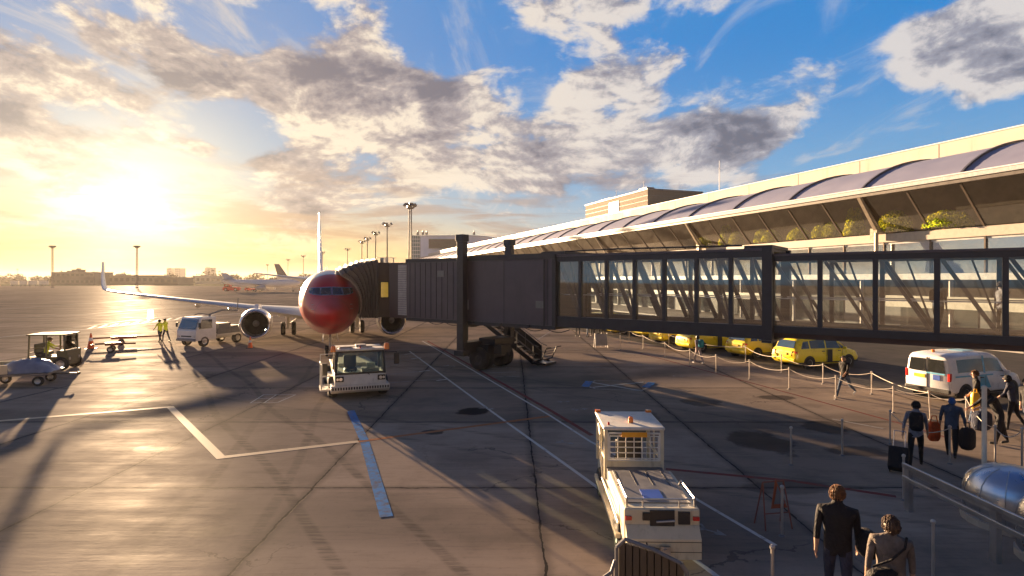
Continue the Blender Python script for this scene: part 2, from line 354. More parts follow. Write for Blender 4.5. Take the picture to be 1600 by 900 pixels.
# ================================================================ SETTING
def matte(t, b, c, nrm, ro, k):
    '''dry mineral surface: rough diffuse with a weak even sheen'''
    d = t.node('ShaderNodeBsdfDiffuse'); d.inputs['Roughness'].default_value = .6; g = t.node('ShaderNodeBsdfGlossy'); g.inputs[0].default_value = (1, 1, 1, 1)
    t.l.new(c, d.inputs[0])
    if nrm is not None: t.l.new(nrm, d.inputs['Normal']); t.l.new(nrm, g.inputs['Normal'])
    t.put(g.inputs['Roughness'], ro); mx = t.node('ShaderNodeMixShader'); t.put(mx.inputs[0], k)
    t.l.new(d.outputs[0], mx.inputs[1]); t.l.new(g.outputs[0], mx.inputs[2]); t.l.new(mx.outputs[0], t.n['Material Output'].inputs[0]); t.n.remove(b)
def ground_material():
    m = bpy.data.materials.new('apron_concrete'); m.use_nodes = True; t = NT(m.node_tree); b = t.n['Principled BSDF']
    P = t.node('ShaderNodeTexCoord').outputs['Object']; x, y, z = t.sep(P)
    big = t.noise(P, 0.06, 5, .6); med = t.noise(P, 0.45, 7, .65); fine = t.noise(P, 9.0, 6, .7)
    streak = t.noise(t.vm('MULTIPLY', P, (0.22, 2.6, 1)), 1.0, 8, .68, .3)
    streak2 = t.noise(t.vm('MULTIPLY', P, (0.9, 9.0, 1)), 1.0, 6, .7)
    c = t.mixc(t.ss(big, .35, .65), (0.37, 0.29, 0.225), (0.255, 0.205, 0.165))
    c = t.mixc(t.ss(med, .40, .72, 0, .55), c, (0.115, 0.092, 0.076))
    c = t.mixc(t.ss(streak, .46, .70, 0, .45), c, (0.38, 0.30, 0.235))
    c = t.mixc(t.ss(streak2, .50, .72, 0, .30), c, (0.08, 0.068, 0.060))
    c = t.mixc(t.ss(fine, .55, .75, 0, .35), c, (0.07, 0.062, 0.056))
    # each slab of the grid has its own tone
    gx = t.m('DIVIDE', t.m('ADD', x, 4.55), 5.1); gy = t.m('DIVIDE', t.m('SUBTRACT', y, 13.0), 6.0)
    wn = t.node('ShaderNodeTexWhiteNoise', noise_dimensions='2D'); t.l.new(t.comb(t.m('FLOOR', gx), t.m('FLOOR', gy)), wn.inputs[0])
    c = t.scale(c, t.m('ADD', 0.88, t.m('MULTIPLY', wn.outputs[0], 0.30)))
    wob = t.m('MULTIPLY', t.m('SUBTRACT', t.noise(P, 1.3, 4, .6), .5), 0.03)
    dx = t.m('MULTIPLY', t.m('ABSOLUTE', t.m('SUBTRACT', t.m('FRACT', t.m('ADD', t.m('ADD', gx, .5), wob)), .5)), 5.1)
    dy = t.m('MULTIPLY', t.m('ABSOLUTE', t.m('SUBTRACT', t.m('FRACT', t.m('ADD', t.m('ADD', gy, .5), wob)), .5)), 6.0)
    jw = t.ss(t.noise(P, 3.0, 4, .6), .35, .65, .012, .030)
    joint = t.m('LESS_THAN', t.m('MINIMUM', dx, dy), jw)
    halo = t.ss(t.m('MINIMUM', dx, dy), 0.0, 0.22, .45, 0)
    c = t.mixc(halo, c, (0.06, 0.052, 0.047)); c = t.mixc(t.m('MULTIPLY', joint, .9), c, (0.016, 0.014, 0.014))
    # rubber marks of turning wheels: wide soft arcs
    wv = t.node('ShaderNodeTexWave', wave_type='RINGS'); t.l.new(t.vm('ADD', P, (30, -6, 0)), wv.inputs[0])
    wv.inputs['Scale'].default_value = .035; wv.inputs['Distortion'].default_value = 5; wv.inputs['Detail'].default_value = 3
    c = t.mixc(t.ss(wv.outputs['Fac'], .80, .98, 0, .30), c, (0.05, 0.045, 0.04))
    # fine cracks
    vo = t.node('ShaderNodeTexVoronoi', feature='DISTANCE_TO_EDGE'); vo.inputs['Scale'].default_value = .23
    t.l.new(t.vm('ADD', P, t.scale(t.comb(t.noise(P, .8, 5, .6), t.noise(t.vm('ADD', P, (9, 4, 0)), .8, 5, .6)), 2.2)), vo.inputs['Vector'])
    ck = t.m('MULTIPLY', t.m('LESS_THAN', vo.outputs['Distance'], .0045), t.ss(t.noise(P, .12, 2, .5), .50, .56)); c = t.mixc(t.m('MULTIPLY', ck, .5), c, (.03, .026, .024))
    # tyre tracks: long straight faint double lines
    for ang_, off_, w_ in ((.58, 3.0, .5), (-.35, 9.0, .4), (.20, -4.0, .4), (1.1, 14.0, .35), (.9, 21.0, .3)):
        uu = t.m('ADD', t.m('ADD', t.m('MULTIPLY', x, math.cos(ang_)), t.m('MULTIPLY', y, math.sin(ang_))), t.m('SUBTRACT', t.m('MULTIPLY', t.noise(P, .03, 2, .5), 5), off_+2.5))
        dd = t.m('ABSOLUTE', t.m('SUBTRACT', t.m('ABSOLUTE', uu), .85)); c = t.mixc(t.m('MULTIPLY', t.ss(dd, .17, .06, 0, w_), t.ss(streak2, .35, .6)), c, (.05, .043, .038))
    # oil and damp stains
    def stain(px, py, rx, ry, w):
        g = G(px, py); d = t.vm('SUBTRACT', P, tuple(g)); d = t.vm('MULTIPLY', d, (1/rx, 1/ry, 0)); r = t.vm('LENGTH', d)
        r = t.m('ADD', r, t.m('MULTIPLY', t.m('SUBTRACT', t.noise(P, 1.1, 6, .6), .5), 1.5))
        return t.ss(r, 1.0, .72, 0, w)
    st = None
    for a in [(740, 643, .75, .6, .9), (678, 675, .45, .3, .8), (1190, 690, .95, 1.3, .65), (1290, 668, .7, 1.0, .6), (1215, 621, .9, .5, .7),
              (1095, 628, .8, .9, .6), (1000, 650, .7, 1.0, .4), (1340, 705, 1.0, .6, .55), (600, 620, .6, .5, .3), (250, 700, .7, .5, .25), (330, 830, .5, .3, .2), (1230, 762, 1.2, .5, .4)]:
        s_ = stain(*a); st = s_ if st is None else t.m('MAXIMUM', st, s_)
    c = t.mixc(st, c, (0.022, 0.019, 0.018))
    # grass and taxiway far out
    far = t.ss(t.m('ADD', y, t.m('MULTIPLY', t.m('SUBTRACT', t.noise(P, .01, 3, .5), .5), 200)), 430, 445)
    c = t.mixc(far, c, (0.075, 0.085, 0.03))
    ro = t.m('ADD', t.ss(med, .3, .7, .50, .62), t.m('MULTIPLY', t.m('SUBTRACT', streak, .5), .35))
    ro = t.m('SUBTRACT', ro, t.m('MULTIPLY', st, .22))
    bn = t.node('ShaderNodeBump'); bn.inputs['Strength'].default_value = .38; bn.inputs['Distance'].default_value = .012
    hgt = t.m('SUBTRACT', t.m('ADD', t.m('MULTIPLY', fine, .5), t.m('MULTIPLY', streak2, .7)), t.m('MULTIPLY', joint, 1.2))
    t.l.new(hgt, bn.inputs['Height'])
    matte(t, b, c, bn.outputs[0], ro, .015)
    return m
def paint(name, col, wear=.5, rough=.5):
    m = bpy.data.materials.new(name); m.use_nodes = True; t = NT(m.node_tree); b = t.n['Principled BSDF']
    P = t.node('ShaderNodeTexCoord').outputs['Object']
    n = t.noise(P, 4.0, 8, .7); n2 = t.noise(t.vm('MULTIPLY', P, (1, 5, 1)), 7.0, 6, .7)
    base = (0.10, 0.085, 0.075)
    f = t.m('MAXIMUM', t.ss(n, .62-wear*.2, .78-wear*.1), t.ss(n2, .66-wear*.16, .76))
    c = t.mixc(t.m('MULTIPLY', f, .85), tuple(col), base)
    matte(t, b, c, None, rough, .04); return m
M['p_white'] = paint('worn_white_line_paint', (.62, .60, .56), .45)
M['p_faint'] = paint('faded_white_line_paint', (.36, .34, .32), .9)
M['p_yellow'] = paint('worn_pale_line_paint', (.72, .58, .40), .25)
M['p_orange'] = paint('worn_orange_line_paint', (.42, .16, .06), .6)
M['p_red'] = paint('worn_red_line_paint', (.22, .04, .03), .95)
M['p_blue'] = paint('worn_blue_line_paint', (.035, .24, .60), 1.15)

s = MB(); N = 24
xs = [-3000, -1500, -400, -120, -40, 0, 40, 120, 400, 1500, 3000]; ys = [-300, -50, 0, 20, 60, 200, 600, 1500, 3500]
s.add([(x, y, 0) for y in ys for x in xs], [(j*len(xs)+i, j*len(xs)+i+1, (j+1)*len(xs)+i+1, (j+1)*len(xs)+i) for j in range(len(ys)-1) for i in range(len(xs)-1)])
tag(s.build('ground', ground_material()), kind='structure')

# asphalt road in front of the terminal, with a kerb on its far side
m = bpy.data.materials.new('road_asphalt'); m.use_nodes = True; t = NT(m.node_tree); b = t.n['Principled BSDF']
P = t.node('ShaderNodeTexCoord').outputs['Object']
c = t.mixc(t.ss(t.noise(P, .5, 6, .65), .35, .7), (.05, .047, .046), (.085, .075, .07)); c = t.mixc(t.ss(t.noise(P, 30, 4, .7), .55, .7, 0, .5), c, (.13, .12, .11))
c = t.mixc(t.ss(t.noise(t.vm('MULTIPLY', P, (2.5, .2, 1)), 1, 5, .6), .5, .7, 0, .5), c, (.03, .028, .028))
matte(t, b, c, None, .55, .04)
s = MB(); s.b2((23.6, -30, -.2), (43.5, 330, .008)); tag(s.build('road', m, rz=A_), kind='structure')
m = mat('paving_slabs', (.16, .14, .125), .7, var=.25, scale=.8, bump=.3)
s = MB(); s.b2((43.5, -30, -.2), (75, 330, .13)); tag(s.build('pavement', m, rz=A_), kind='structure')
m = mat('kerb_stone', (.30, .28, .26), .7, var=.2)
s = MB(); s.b2((43.2, -30, -.2), (43.497, 330, .145)); tag(s.build('kerb', m, rz=A_), kind='structure')

# painted markings ------------------------------------------------
def line(name, pts, w, mk, z=.005):
    """pts: photo pixels on the ground"""
    g = [G(*p) for p in pts]; s = MB()
    L, R = [], []
    for i, p in enumerate(g):
        d = ((g[min(i+1, len(g)-1)]-p).normalized() + (p-g[max(i-1, 0)]).normalized()).normalized() if 0 < i < len(g)-1 else (g[min(i+1, len(g)-1)]-g[max(i-1, 0)]).normalized()
        nn = Vector((-d.y, d.x, 0)); k = 1.0
        if 0 < i < len(g)-1:
            d1 = (p-g[i-1]).normalized(); k = 1/max(.35, abs(nn.dot(Vector((-d1.y, d1.x, 0)))))
        L.append(p+nn*w/2*k+Vector((0, 0, z))); R.append(p-nn*w/2*k+Vector((0, 0, z)))
    n = len(g); s.add(L+R, [(i, i+1, n+i+1, n+i) for i in range(n-1)])
    return tag(s.build(name, M[mk]), kind='structure')
line('painted_line', [(-40, 661), (266, 636), (345, 715), (560, 690)], .24, 'p_yellow')
line('painted_line', [(560, 690), (862, 650)], .20, 'p_orange')
for k, (a, b) in enumerate([((548, 642), (569, 688)), ((570, 691), (604, 808))]):
    line('painted_line', [a, b], .26, 'p_blue', .009)
line('painted_line', [(640, 549), (775, 648), (920, 752), (1095, 882), (1180, 945)], .10, 'p_white')
line('painted_line', [(660, 533), (770, 597), (860, 650), (922, 690), (1048, 757), (1212, 853)], .09, 'p_white', .009)
line('painted_line', [(668, 533), (775, 594), (862, 643), (925, 681)], .16, 'p_red', .013)
line('painted_line', [(1040, 733), (1240, 752), (1400, 776)], .16, 'p_red')
for (a, b) in [((575, 552), (632, 546)), ((574, 560), (640, 553)), ((585, 567), (650, 561)), ((590, 587), (672, 579)), ((590, 600), (690, 592)), ((602, 537), (668, 536)), ((590, 575), (610, 573))]:
    line('painted_line', [a, b], .10, 'p_faint', .009)
for a in [(650, 560), (663, 580), (690, 594), (640, 553)]:
    line('painted_line', [(a[0]-8, a[1]+1), (a[0]+8, a[1]-1)], .12, 'p_white', .013)
# crossed box with blue ends
line('painted_line', [(922, 597), (1003, 611)], .12, 'p_white'); line('painted_line', [(922, 606), (1008, 597)], .12, 'p_white', .009)
line('painted_line', [(918, 602), (930, 595), (1004, 596), (1016, 602)], .10, 'p_faint', .013); line('painted_line', [(918, 603), (930, 608), (1002, 611), (1016, 604)], .10, 'p_faint', .017)
line('painted_line', [(914, 605), (921, 596)], .35, 'p_blue', .021); line('painted_line', [(1009, 606), (1019, 598)], .35, 'p_blue', .021)
# small grid symbol and bird-like arrows
for a, b in [((391, 630), (412, 617)), ((412, 617), (462, 617)), ((391, 630), (434, 629)), ((434, 629), (462, 617)), ((402, 623), (447, 622)), ((412, 630), (432, 617))]:
    line('painted_line', [a, b], .05, 'p_white', .009)
def arrow(px, py, sc=1.0, rot=0.0):
    g = G(px, py); s = MB(); c, sn = math.cos(rot), math.sin(rot)
    def T(p): return (g.x+(p[0]*c-p[1]*sn)*sc, g.y+(p[0]*sn+p[1]*c)*sc, .013)
    for q in [[(-.5, -.05), (.35, -.05), (.35, .05), (-.5, .05)], [(.62, 0), (.22, .24), (.30, 0)], [(.62, 0), (.30, 0), (.22, -.24)], [(-.15, .05), (-.05, .05), (-.3, .34), (-.42, .30)], [(-.15, -.05), (-.05, -.05), (-.3, -.34), (-.42, -.30)]]:
        s.add([T(p) for p in q], [tuple(range(len(q)))])
    return tag(s.build('painted_arrow', M['p_faint']), kind='structure')
arrow(882, 692, .55, -.6); arrow(1105, 829, .6, -.7); arrow(702, 572, .7, -.5); arrow(760, 638, .6, -.6); arrow(905, 640, .6, .3); arrow(1058, 588, .6, -.3); arrow(880, 628, .5, .2); arrow(1066, 611, .55, .1)
# hatched band and marks far out on the left
for i in range(12):
    a = i/11; x0 = 138+a*185; y0 = 514-a*19
    line('painted_line', [(x0, y0), (x0+12, y0-5)], .30, 'p_white')
line('painted_line', [(-20, 529), (138, 514), (330, 494), (420, 486)], .22, 'p_white', .009)
line('painted_line', [(60, 520), (200, 501), (330, 487)], .22, 'p_faint', .013)
line('painted_line', [(232, 499), (233, 484)], .34, 'p_white'); line('painted_line', [(238, 498), (238, 484)], .34, 'p_white')
line('painted_line', [(-40, 500), (120, 492), (300, 478), (420, 470)], .35, 'p_faint', .009)
line('painted_line', [(-40, 486), (200, 470), (430, 462)], .5, 'p_faint', .009)
# stand lines below and beyond the bridge
for (a, b) in [((830, 537), (862, 517)), ((762, 590), (812, 588)), ((765, 583), (806, 581)), ((768, 576), (802, 574)), ((900, 572), (960, 576)), ((895, 566), (950, 569)), ((880, 545), (990, 553)), ((870, 532), (960, 538)), ((846, 520), (900, 518)), ((1300, 655), (1380, 670))]:
    line('painted_line', [a, b], .10, 'p_faint', .009)
# queue lines in front of the taxi road
line('painted_line', [(1000, 552), (1180, 600), (1400, 660), (1500, 690)], .12, 'p_red')
# ================================================================ THE RED-NOSED AIRLINER
def plane_paint():
    m = bpy.data.materials.new('aircraft_red_and_white_paint'); m.use_nodes = True; t = NT(m.node_tree); b = t.n['Principled BSDF']
    P = t.node('ShaderNodeTexCoord').outputs['Object']; x, y, z = t.sep(P)
    # boundary of the red nose sweeps back towards the belly
    yb = t.m('ADD', 3.75, t.m('MULTIPLY', t.m('SUBTRACT', 4.9, z), 1.45))
    yb = t.m('ADD', yb, t.m('MULTIPLY', x, 0.20))
    redm = t.ss(y, t.m('ADD', yb, .02), t.m('SUBTRACT', yb, .02))
    stripe = t.m('MULTIPLY', t.ss(y, yb, t.m('ADD', yb, .03)), t.ss(y, t.m('ADD', yb, .20), t.m('ADD', yb, .17)))
    n = t.noise(P, .8, 5, .6)
    c = t.mixc(redm, (.74, .72, .69), (.55, .010, .018)); c = t.mixc(stripe, c, (.25, .26, .32))
    # fine white sweep across the nose
    wl = t.m('SUBTRACT', z, t.m('ADD', 3.05, t.m('MULTIPLY', t.m('POWER', t.m('ABSOLUTE', t.m('ADD', x, .55)), 1.6), .55)))
    wl = t.m('MULTIPLY', t.ss(t.m('ABSOLUTE', wl), .035, .015), t.m('LESS_THAN', x, .9)); c = t.mixc(t.m('MULTIPLY', wl, .0), c, (.6, .35, .33))
    c = t.scale(c, t.ss(n, .3, .7, .88, 1.06))
    # panel seams
    ry = t.m('ABSOLUTE', t.m('SUBTRACT', t.m('FRACT', t.m('MULTIPLY', y, .8)), .5)); seam = t.m('MULTIPLY', t.m('LESS_THAN', ry, .008), t.ss(y, 1.2, 1.4))
    c = t.mixc(t.m('MULTIPLY', seam, .6), c, (.06, .05, .05))
    radome = t.m('LESS_THAN', t.m('ABSOLUTE', t.m('SUBTRACT', y, 1.12)), .010); c = t.mixc(t.m('MULTIPLY', radome, .7), c, (.05, .03, .03))
    grime = t.m('MULTIPLY', t.ss(t.noise(t.vm('MULTIPLY', P, (3, .6, 5)), 1.0, 7, .65), .5, .72), t.ss(z, 3.2, 1.6)); c = t.mixc(t.m('MULTIPLY', grime, .55), c, (.07, .04, .04))
    t.l.new(c, b.inputs['Base Color']); b.inputs['Roughness'].default_value = .32; b.inputs['Coat Weight'].default_value = .15; b.inputs['Coat Roughness'].default_value = .08
    return m
NOSE = UV(33.2, 1.37)
pl = thing('airliner', 'large red nosed white passenger jet parked with the bridge at its door', 'airplane', NOSE, A_)
ST = [(0, 2.92, 2.80, .05), (.05, 3.03, 2.66, .18), (.15, 3.14, 2.50, .32), (.35, 3.28, 2.31, .50), (.7, 3.47, 2.08, .75), (1.2, 3.72, 1.86, 1.02), (1.7, 3.98, 1.70, 1.22), (2.2, 4.36, 1.58, 1.40), (2.7, 4.72, 1.49, 1.55),
      (3.3, 5.02, 1.41, 1.68), (4.2, 5.27, 1.33, 1.80), (5.5, 5.38, 1.30, 1.87), (7, 5.40, 1.30, 1.88), (24, 5.40, 1.30, 1.88), (28, 5.40, 1.65, 1.82), (32, 5.38, 2.5, 1.45), (35, 5.26, 3.4, .95), (37.3, 5.0, 4.2, .45), (38, 4.8, 4.5, .15)]
def fus(s_):
    for a, b in zip(ST, ST[1:]):
        if s_ <= b[0]:
            k = (s_-a[0])/(b[0]-a[0]); return [a[i]+(b[i]-a[i])*k for i in (1, 2, 3)]
    return list(ST[-1][1:])
def fpt(s_, th, off=0.0):
    zt, zb, w = fus(s_); zc, h = (zt+zb)/2, (zt-zb)/2
    return Vector((math.sin(th)*(w+off), s_, zc+math.cos(th)*(h+off)))
mb = MB(); ss_ = sorted(set([a[0] for a in ST] + [.25, .5, .95, 1.45, 1.95, 2.45, 3, 3.7, 4.8, 10, 14, 18, 21, 26, 30, 33.5]))
mb.loft([[fpt(a, 2*math.pi*i/48) for i in range(48)] for a in ss_])
fo = mb.build('fuselage', plane_paint(), pl, smooth=50)
def front_patch(poly, off=.012, res=5):
    """polygon (x, z) corners seen from the front laid on to the nose; 4 corners"""
    out = []
    for j in range(res+1):
        for i in range(res+1):
            a, b = i/res, j/res
            x = (poly[0][0]*(1-a)+poly[1][0]*a)*(1-b) + (poly[3][0]*(1-a)+poly[2][0]*a)*b
            z = (poly[0][1]*(1-a)+poly[1][1]*a)*(1-b) + (poly[3][1]*(1-a)+poly[2][1]*a)*b
            lo, hi = 0.0, 6.0
            for _ in range(30):
                md = (lo+hi)/2; zt, zb, w = fus(md); zc, h = (zt+zb)/2, (zt-zb)/2
                if (x/w)**2+((z-zc)/h)**2 > 1: lo = md
                else: hi = md
            out.append((x*(1+off/1.2), hi-off, z+off*.6))
    n = res+1
    return out, [(j*n+i, j*n+i+1, (j+1)*n+i+1, (j+1)*n+i) for j in range(res) for i in range(res)]
cockglass = mat('cockpit_glass', (.012, .018, .035), .10, coat=.3, spec=.5)
wframe = mat('cockpit_window_frame', (.20, .24, .34), .3, .3)
for sx in (-1, 1):
    for q in ([(.05, 3.90), (.60, 3.88), (.55, 4.26), (.05, 4.28)], [(.66, 3.88), (1.05, 3.92), (.98, 4.24), (.61, 4.26)], [(1.10, 3.93), (1.26, 3.98), (1.22, 4.22), (1.03, 4.24)]):
        q = [(sx*a, b) for a, b in q]; mb = MB(); mb.add(*front_patch(q, .022)); o = mb.build('cockpit_window', cockglass, pl, smooth=60)
        cx = sum(a for a, _ in q)/4; cz = sum(b for _, b in q)/4
        mb = MB(); mb.add(*front_patch([(cx+(a-cx)*1.16, cz+(b-cz)*1.28) for a, b in q], .010)); mb.build('window_frame', wframe, o, smooth=60)
# cabin windows of both sides, wipers
for sx in (-1, 1):
    mb = MB()
    for k in range(44):
        s0 = 6.5+k*.54
        p = [fpt(s0+a, sx*b, .008) for a, b in ((0, 1.30), (.25, 1.30), (.25, 1.13), (0, 1.13))]; mb.add(p, [(0, 1, 2, 3)])
    mb.build('window_row', M['black'], pl)
mb = MB()
for sx in (-1, 1):
    a = front_patch([(sx*.1, 3.86), (sx*.45, 3.86), (sx*.45, 4.1), (sx*.1, 4.1)], .03)[0]; mb.beam(a[0], a[-8], .025)
mb.build('wiper', M['black'], pl)
for sx in (-1, 1):
    for z_ in (3.3, 3.05):
        a = front_patch([(sx*1.0, z_), (sx*1.1, z_), (sx*1.1, z_+.05), (sx*1.0, z_+.05)], .02, 1)[0][0]; mb = MB(); mb.tube([a, (a[0]+sx*.09, a[1]-.02, a[2]), (a[0]+sx*.10, a[1]-.20, a[2])], .013, 6); mb.build('pitot_probe', M['steel'], pl)
# wings
def foil(le, chord, th, n=9):
    up = []; lo = []
    for i in range(n):
        t = (1-math.cos(math.pi*i/(n-1)))/2
        y = th*chord*2.6*(math.sqrt(t)*.5*(1-t)**.9 if t > 0 else 0)
        up.append((t*chord, y*1.05)); lo.append((t*chord, -y*.75))
    return up + lo[-2:0:-1]
wingm = M['plane_grey']
for sx, nm in ((-1, 'wing'), (1, 'wing')):
    secs = [(1.2, 12.6, 8.2, 1.95, .13), (1.9, 13.1, 7.6, 2.02, .13), (5.3, 15.6, 4.7, 2.42, .115), (11, 18.7, 3.1, 3.08, .10), (16.2, 21.5, 1.75, 3.72, .09), (16.9, 21.9, 1.55, 3.86, .085)]
    rings = [[Vector((sx*x, le+a, z+b)) for a, b in foil(le, ch, th)] for x, le, ch, z, th in secs]
    mb = MB(); mb.loft(rings); w = mb.build(nm, wingm, pl, smooth=35)
    wsec = [(16.9, 21.9, 1.55, 3.86, 0), (17.15, 22.15, 1.4, 3.98, .6), (17.32, 22.45, 1.25, 4.25, 1.15), (17.5, 23.0, 1.0, 5.0, 1.35), (17.72, 24.0, .6, 6.25, 1.4)]
    rings = []
    for x, le, ch, z, an in wsec:
        rings.append([Vector((sx*(x - b*math.sin(an)), le+a, z+b*math.cos(an))) for a, b in foil(le, ch, .085)])
    mb = MB(); mb.loft(rings); mb.build('winglet', M['plane_white'], w, smooth=35)
    for x, s0, z in ((3.6, 18.5, 1.85), (7.4, 19.4, 2.35), (9.9, 20.2, 2.65)):
        mb = MB(); mb.loft([[Vector((sx*x+math.cos(a)*r*.5, s0+d, z+math.sin(a)*r)) for a in [k*math.pi/4 for k in range(8)]] for d, r in ((-1.2, .03), (-.6, .2), (.4, .26), (1.4, .2), (2.6, .03))]); mb.build('flap_fairing', wingm, w, smooth=50)
# engines
fanm = mat('fan_blades', (.10, .10, .11), .35, .8, var=.2); lipm = mat('intake_lip_metal', (.70, .70, .72), .18, .95)
for sx in (-1, 1):
    o = (sx*4.83, 10.9, 1.58)
    e = MB(); e.lathe([(.10, 1.03), (.35, 1.09), (1.0, 1.13), (2.0, 1.08), (3.0, .92), (3.05, .80), (2.2, .82)], o, (0, 1, 0), 40)
    eo = e.build('engine', mat('nacelle_paint', (.55, .54, .55), .3, .2, coat=.4), pl, smooth=50)
    mb = MB(); mb.lathe([(.10, 1.032), (.03, .99), (0, .94), (.03, .89), (.2, .84)], o, (0, 1, 0), 40); mb.build('intake_lip', lipm, eo, smooth=60)
    mb = MB(); mb.lathe([(.2, .842), (.95, .80)], o, (0, 1, 0), 40); mb.build('intake_duct', mat('intake_liner', (.16, .155, .16), .45), eo, smooth=60)
    mb = MB()
    for k in range(24):
        a0 = k*math.pi/12; pts = []
        for r, tw in ((.24, .75), (.5, .95), (.79, 1.15)):
            for sgn in (-1, 1):
                a = a0+sgn*.10*(.5/r+.4); pts.append((o[0]+math.cos(a)*r, o[1]+.85+sgn*.06*tw, o[2]+math.sin(a)*r))
        mb.add(pts, [(0, 1, 3, 2), (2, 3, 5, 4)])
    mb.lathe([(.97, .80), (.98, .02)], o, (0, 1, 0), 24); mb.build('fan', fanm, eo)
    mb = MB(); mb.lathe([(.5, .01), (.6, .1), (.8, .2), (.95, .26)], o, (0, 1, 0), 20); mb.build('spinner', M['grey'], eo, smooth=60)
    mb = MB(); mb.lathe([(2.9, .62), (3.7, .48), (4.0, .40)], o, (0, 1, 0), 24); mb.lathe([(3.6, .3), (4.6, .05)], o, (0, 1, 0), 16); mb.build('exhaust_nozzle', M['midgrey'], eo, smooth=50)
    mb = MB(); mb.loft([[Vector((sx*4.83+dx, 11.9+d, z)) for dx, z in ((-.14, 2.5), (.14, 2.5), (.12, zt), (-.12, zt))] for d, zt in ((0, 2.62), (.6, 2.95), (2.4, 2.85), (4.4, 2.65))]); mb.build('pylon', M['plane_white'], eo, smooth=30)
# tail
def fin(secs, m, nm, vert=True):
    rings = []
    for q in secs:
        if vert: z, le, ch = q; rings.append([Vector((b, le+a, z)) for a, b in foil(le, ch, .09)])
        else: x, le, ch, z = q; rings.append([Vector((x, le+a, z+b)) for a, b in foil(le, ch, .08)])
    mb = MB(); mb.loft(rings); return mb.build(nm, m, pl, smooth=35)
fin([(5.1, 27.0, 9.8), (5.7, 30.5, 6.4), (6.4, 31.5, 5.6), (12.5, 36.6, 2.1)], M['plane_white'], 'tail_fin')
for sx in (-1, 1): fin([(sx*.5, 33.0, 4.4, 4.7), (sx*7.1, 37.6, 1.3, 5.5)], wingm, 'tailplane', False)
# landing gear
def wheel(parent, c, r, w, ax=(1, 0, 0), nm='wheel', hub='alloy'):
    c = Vector(c); a = Vector(ax).normalized(); m_ = MB()
    m_.lathe([(-w/2, r*.55), (-w/2, r*.86), (-w*.36, r*.97), (-w*.2, r), (w*.2, r), (w*.36, r*.97), (w/2, r*.86), (w/2, r*.55)], c, a, 24)
    o = m_.build(nm, M['rubber'], parent, smooth=50)
    m_ = MB(); m_.lathe([(-w*.42, .001), (-w*.42, r*.22), (-w*.30, r*.30), (-w*.44, r*.52), (-w*.48, r*.57), (w*.48, r*.57), (w*.44, r*.52), (w*.30, r*.30), (w*.42, r*.22), (w*.42, .001)], c, a, 20)
    for k in range(5):
        t_ = k*2*math.pi/5
    m_.build('rim', M[hub], o, smooth=40); return o
gear = mat('gear_leg_paint', (.55, .54, .52), .4, dirt=.5)
g0 = MB(); g0.cyl((0, 4.3, 1.6), (0, 4.0, .35), .075); g0.cyl((-.28, 4.0, .35), (.28, 4.0, .35), .05); g0.beam((0, 3.95, .9), (0, 3.1, 1.55), .06); g0.box((0, 3.9, 1.02), (.2, .1, .12))
g0 = g0.build('nose_gear', gear, pl)
for sx in (-1, 1): wheel(g0, (sx*.22, 4.0, .34), .34, .2)
mb = MB()
for sx in (-1, 1): mb.plate([(sx*.38, 3.1, 1.52), (sx*.38, 5.0, 1.42), (sx*.46, 5.0, .98), (sx*.46, 3.1, 1.0)], .02)
mb.build('gear_door', M['plane_white'], pl)
mb = MB(); mb.cyl((0, 3.82, 1.1), (0, 3.76, 1.1), .12, n=16); mb.build('landing_light', mat('lamp_lens', (.8, .8, .75), .1, coat=1), pl)
for sx in (-1, 1):
    g1 = MB(); g1.cyl((sx*2.86, 19.5, 2.2), (sx*2.86, 19.5, .55), .12); g1.cyl((sx*2.86-.45, 19.5, .56), (sx*2.86+.45, 19.5, .56), .07)
    g1.beam((sx*2.86, 19.5, .9), (sx*1.4, 19.5, 1.9), .1); g1.beam((sx*2.86, 19.4, 1.0), (sx*2.86, 18.5, 2.0), .08); g1.plate([(sx*3.05, 19.1, 2.1), (sx*3.05, 19.9, 2.1), (sx*3.1, 19.9, 1.0), (sx*3.1, 19.1, 1.0)], .02)
    g1 = g1.build('main_gear', gear, pl)
    for dx in (-.43, .43): wheel(g1, (sx*2.86+dx, 19.5, .56), .56, .36)
mb = MB(); mb.cyl((0, 13, 5.38), (0, 13.1, 5.7), .05, .02); mb.build('antenna', M['plane_white'], pl); mb = MB(); mb.plate([(-.02, 9, 5.3), (-.02, 9.5, 5.3), (-.02, 9.45, 5.7), (-.02, 9.25, 5.7)], .04)
mb.build('antenna', M['plane_white'], pl)

# ================================================================ JET BRIDGE
E_ = Vector((.794, -.608, 0)).normalized(); N_ = Vector((.608, .794, 0)).normalized(); A0 = Vector((-6.25, 34.8, 0))
def bs(px, off=-1.6):          # distance along the bridge where a photo column meets its near side
    k = (px-800)/F; P0 = A0 + N_*off
    return (k*P0.y-P0.x)/(E_.x-k*E_.y)
br = thing('boarding_bridge', 'dark glazed passenger boarding bridge reaching from the right to the red nosed jet', 'boarding bridge', A0, math.atan2(E_.y, E_.x))
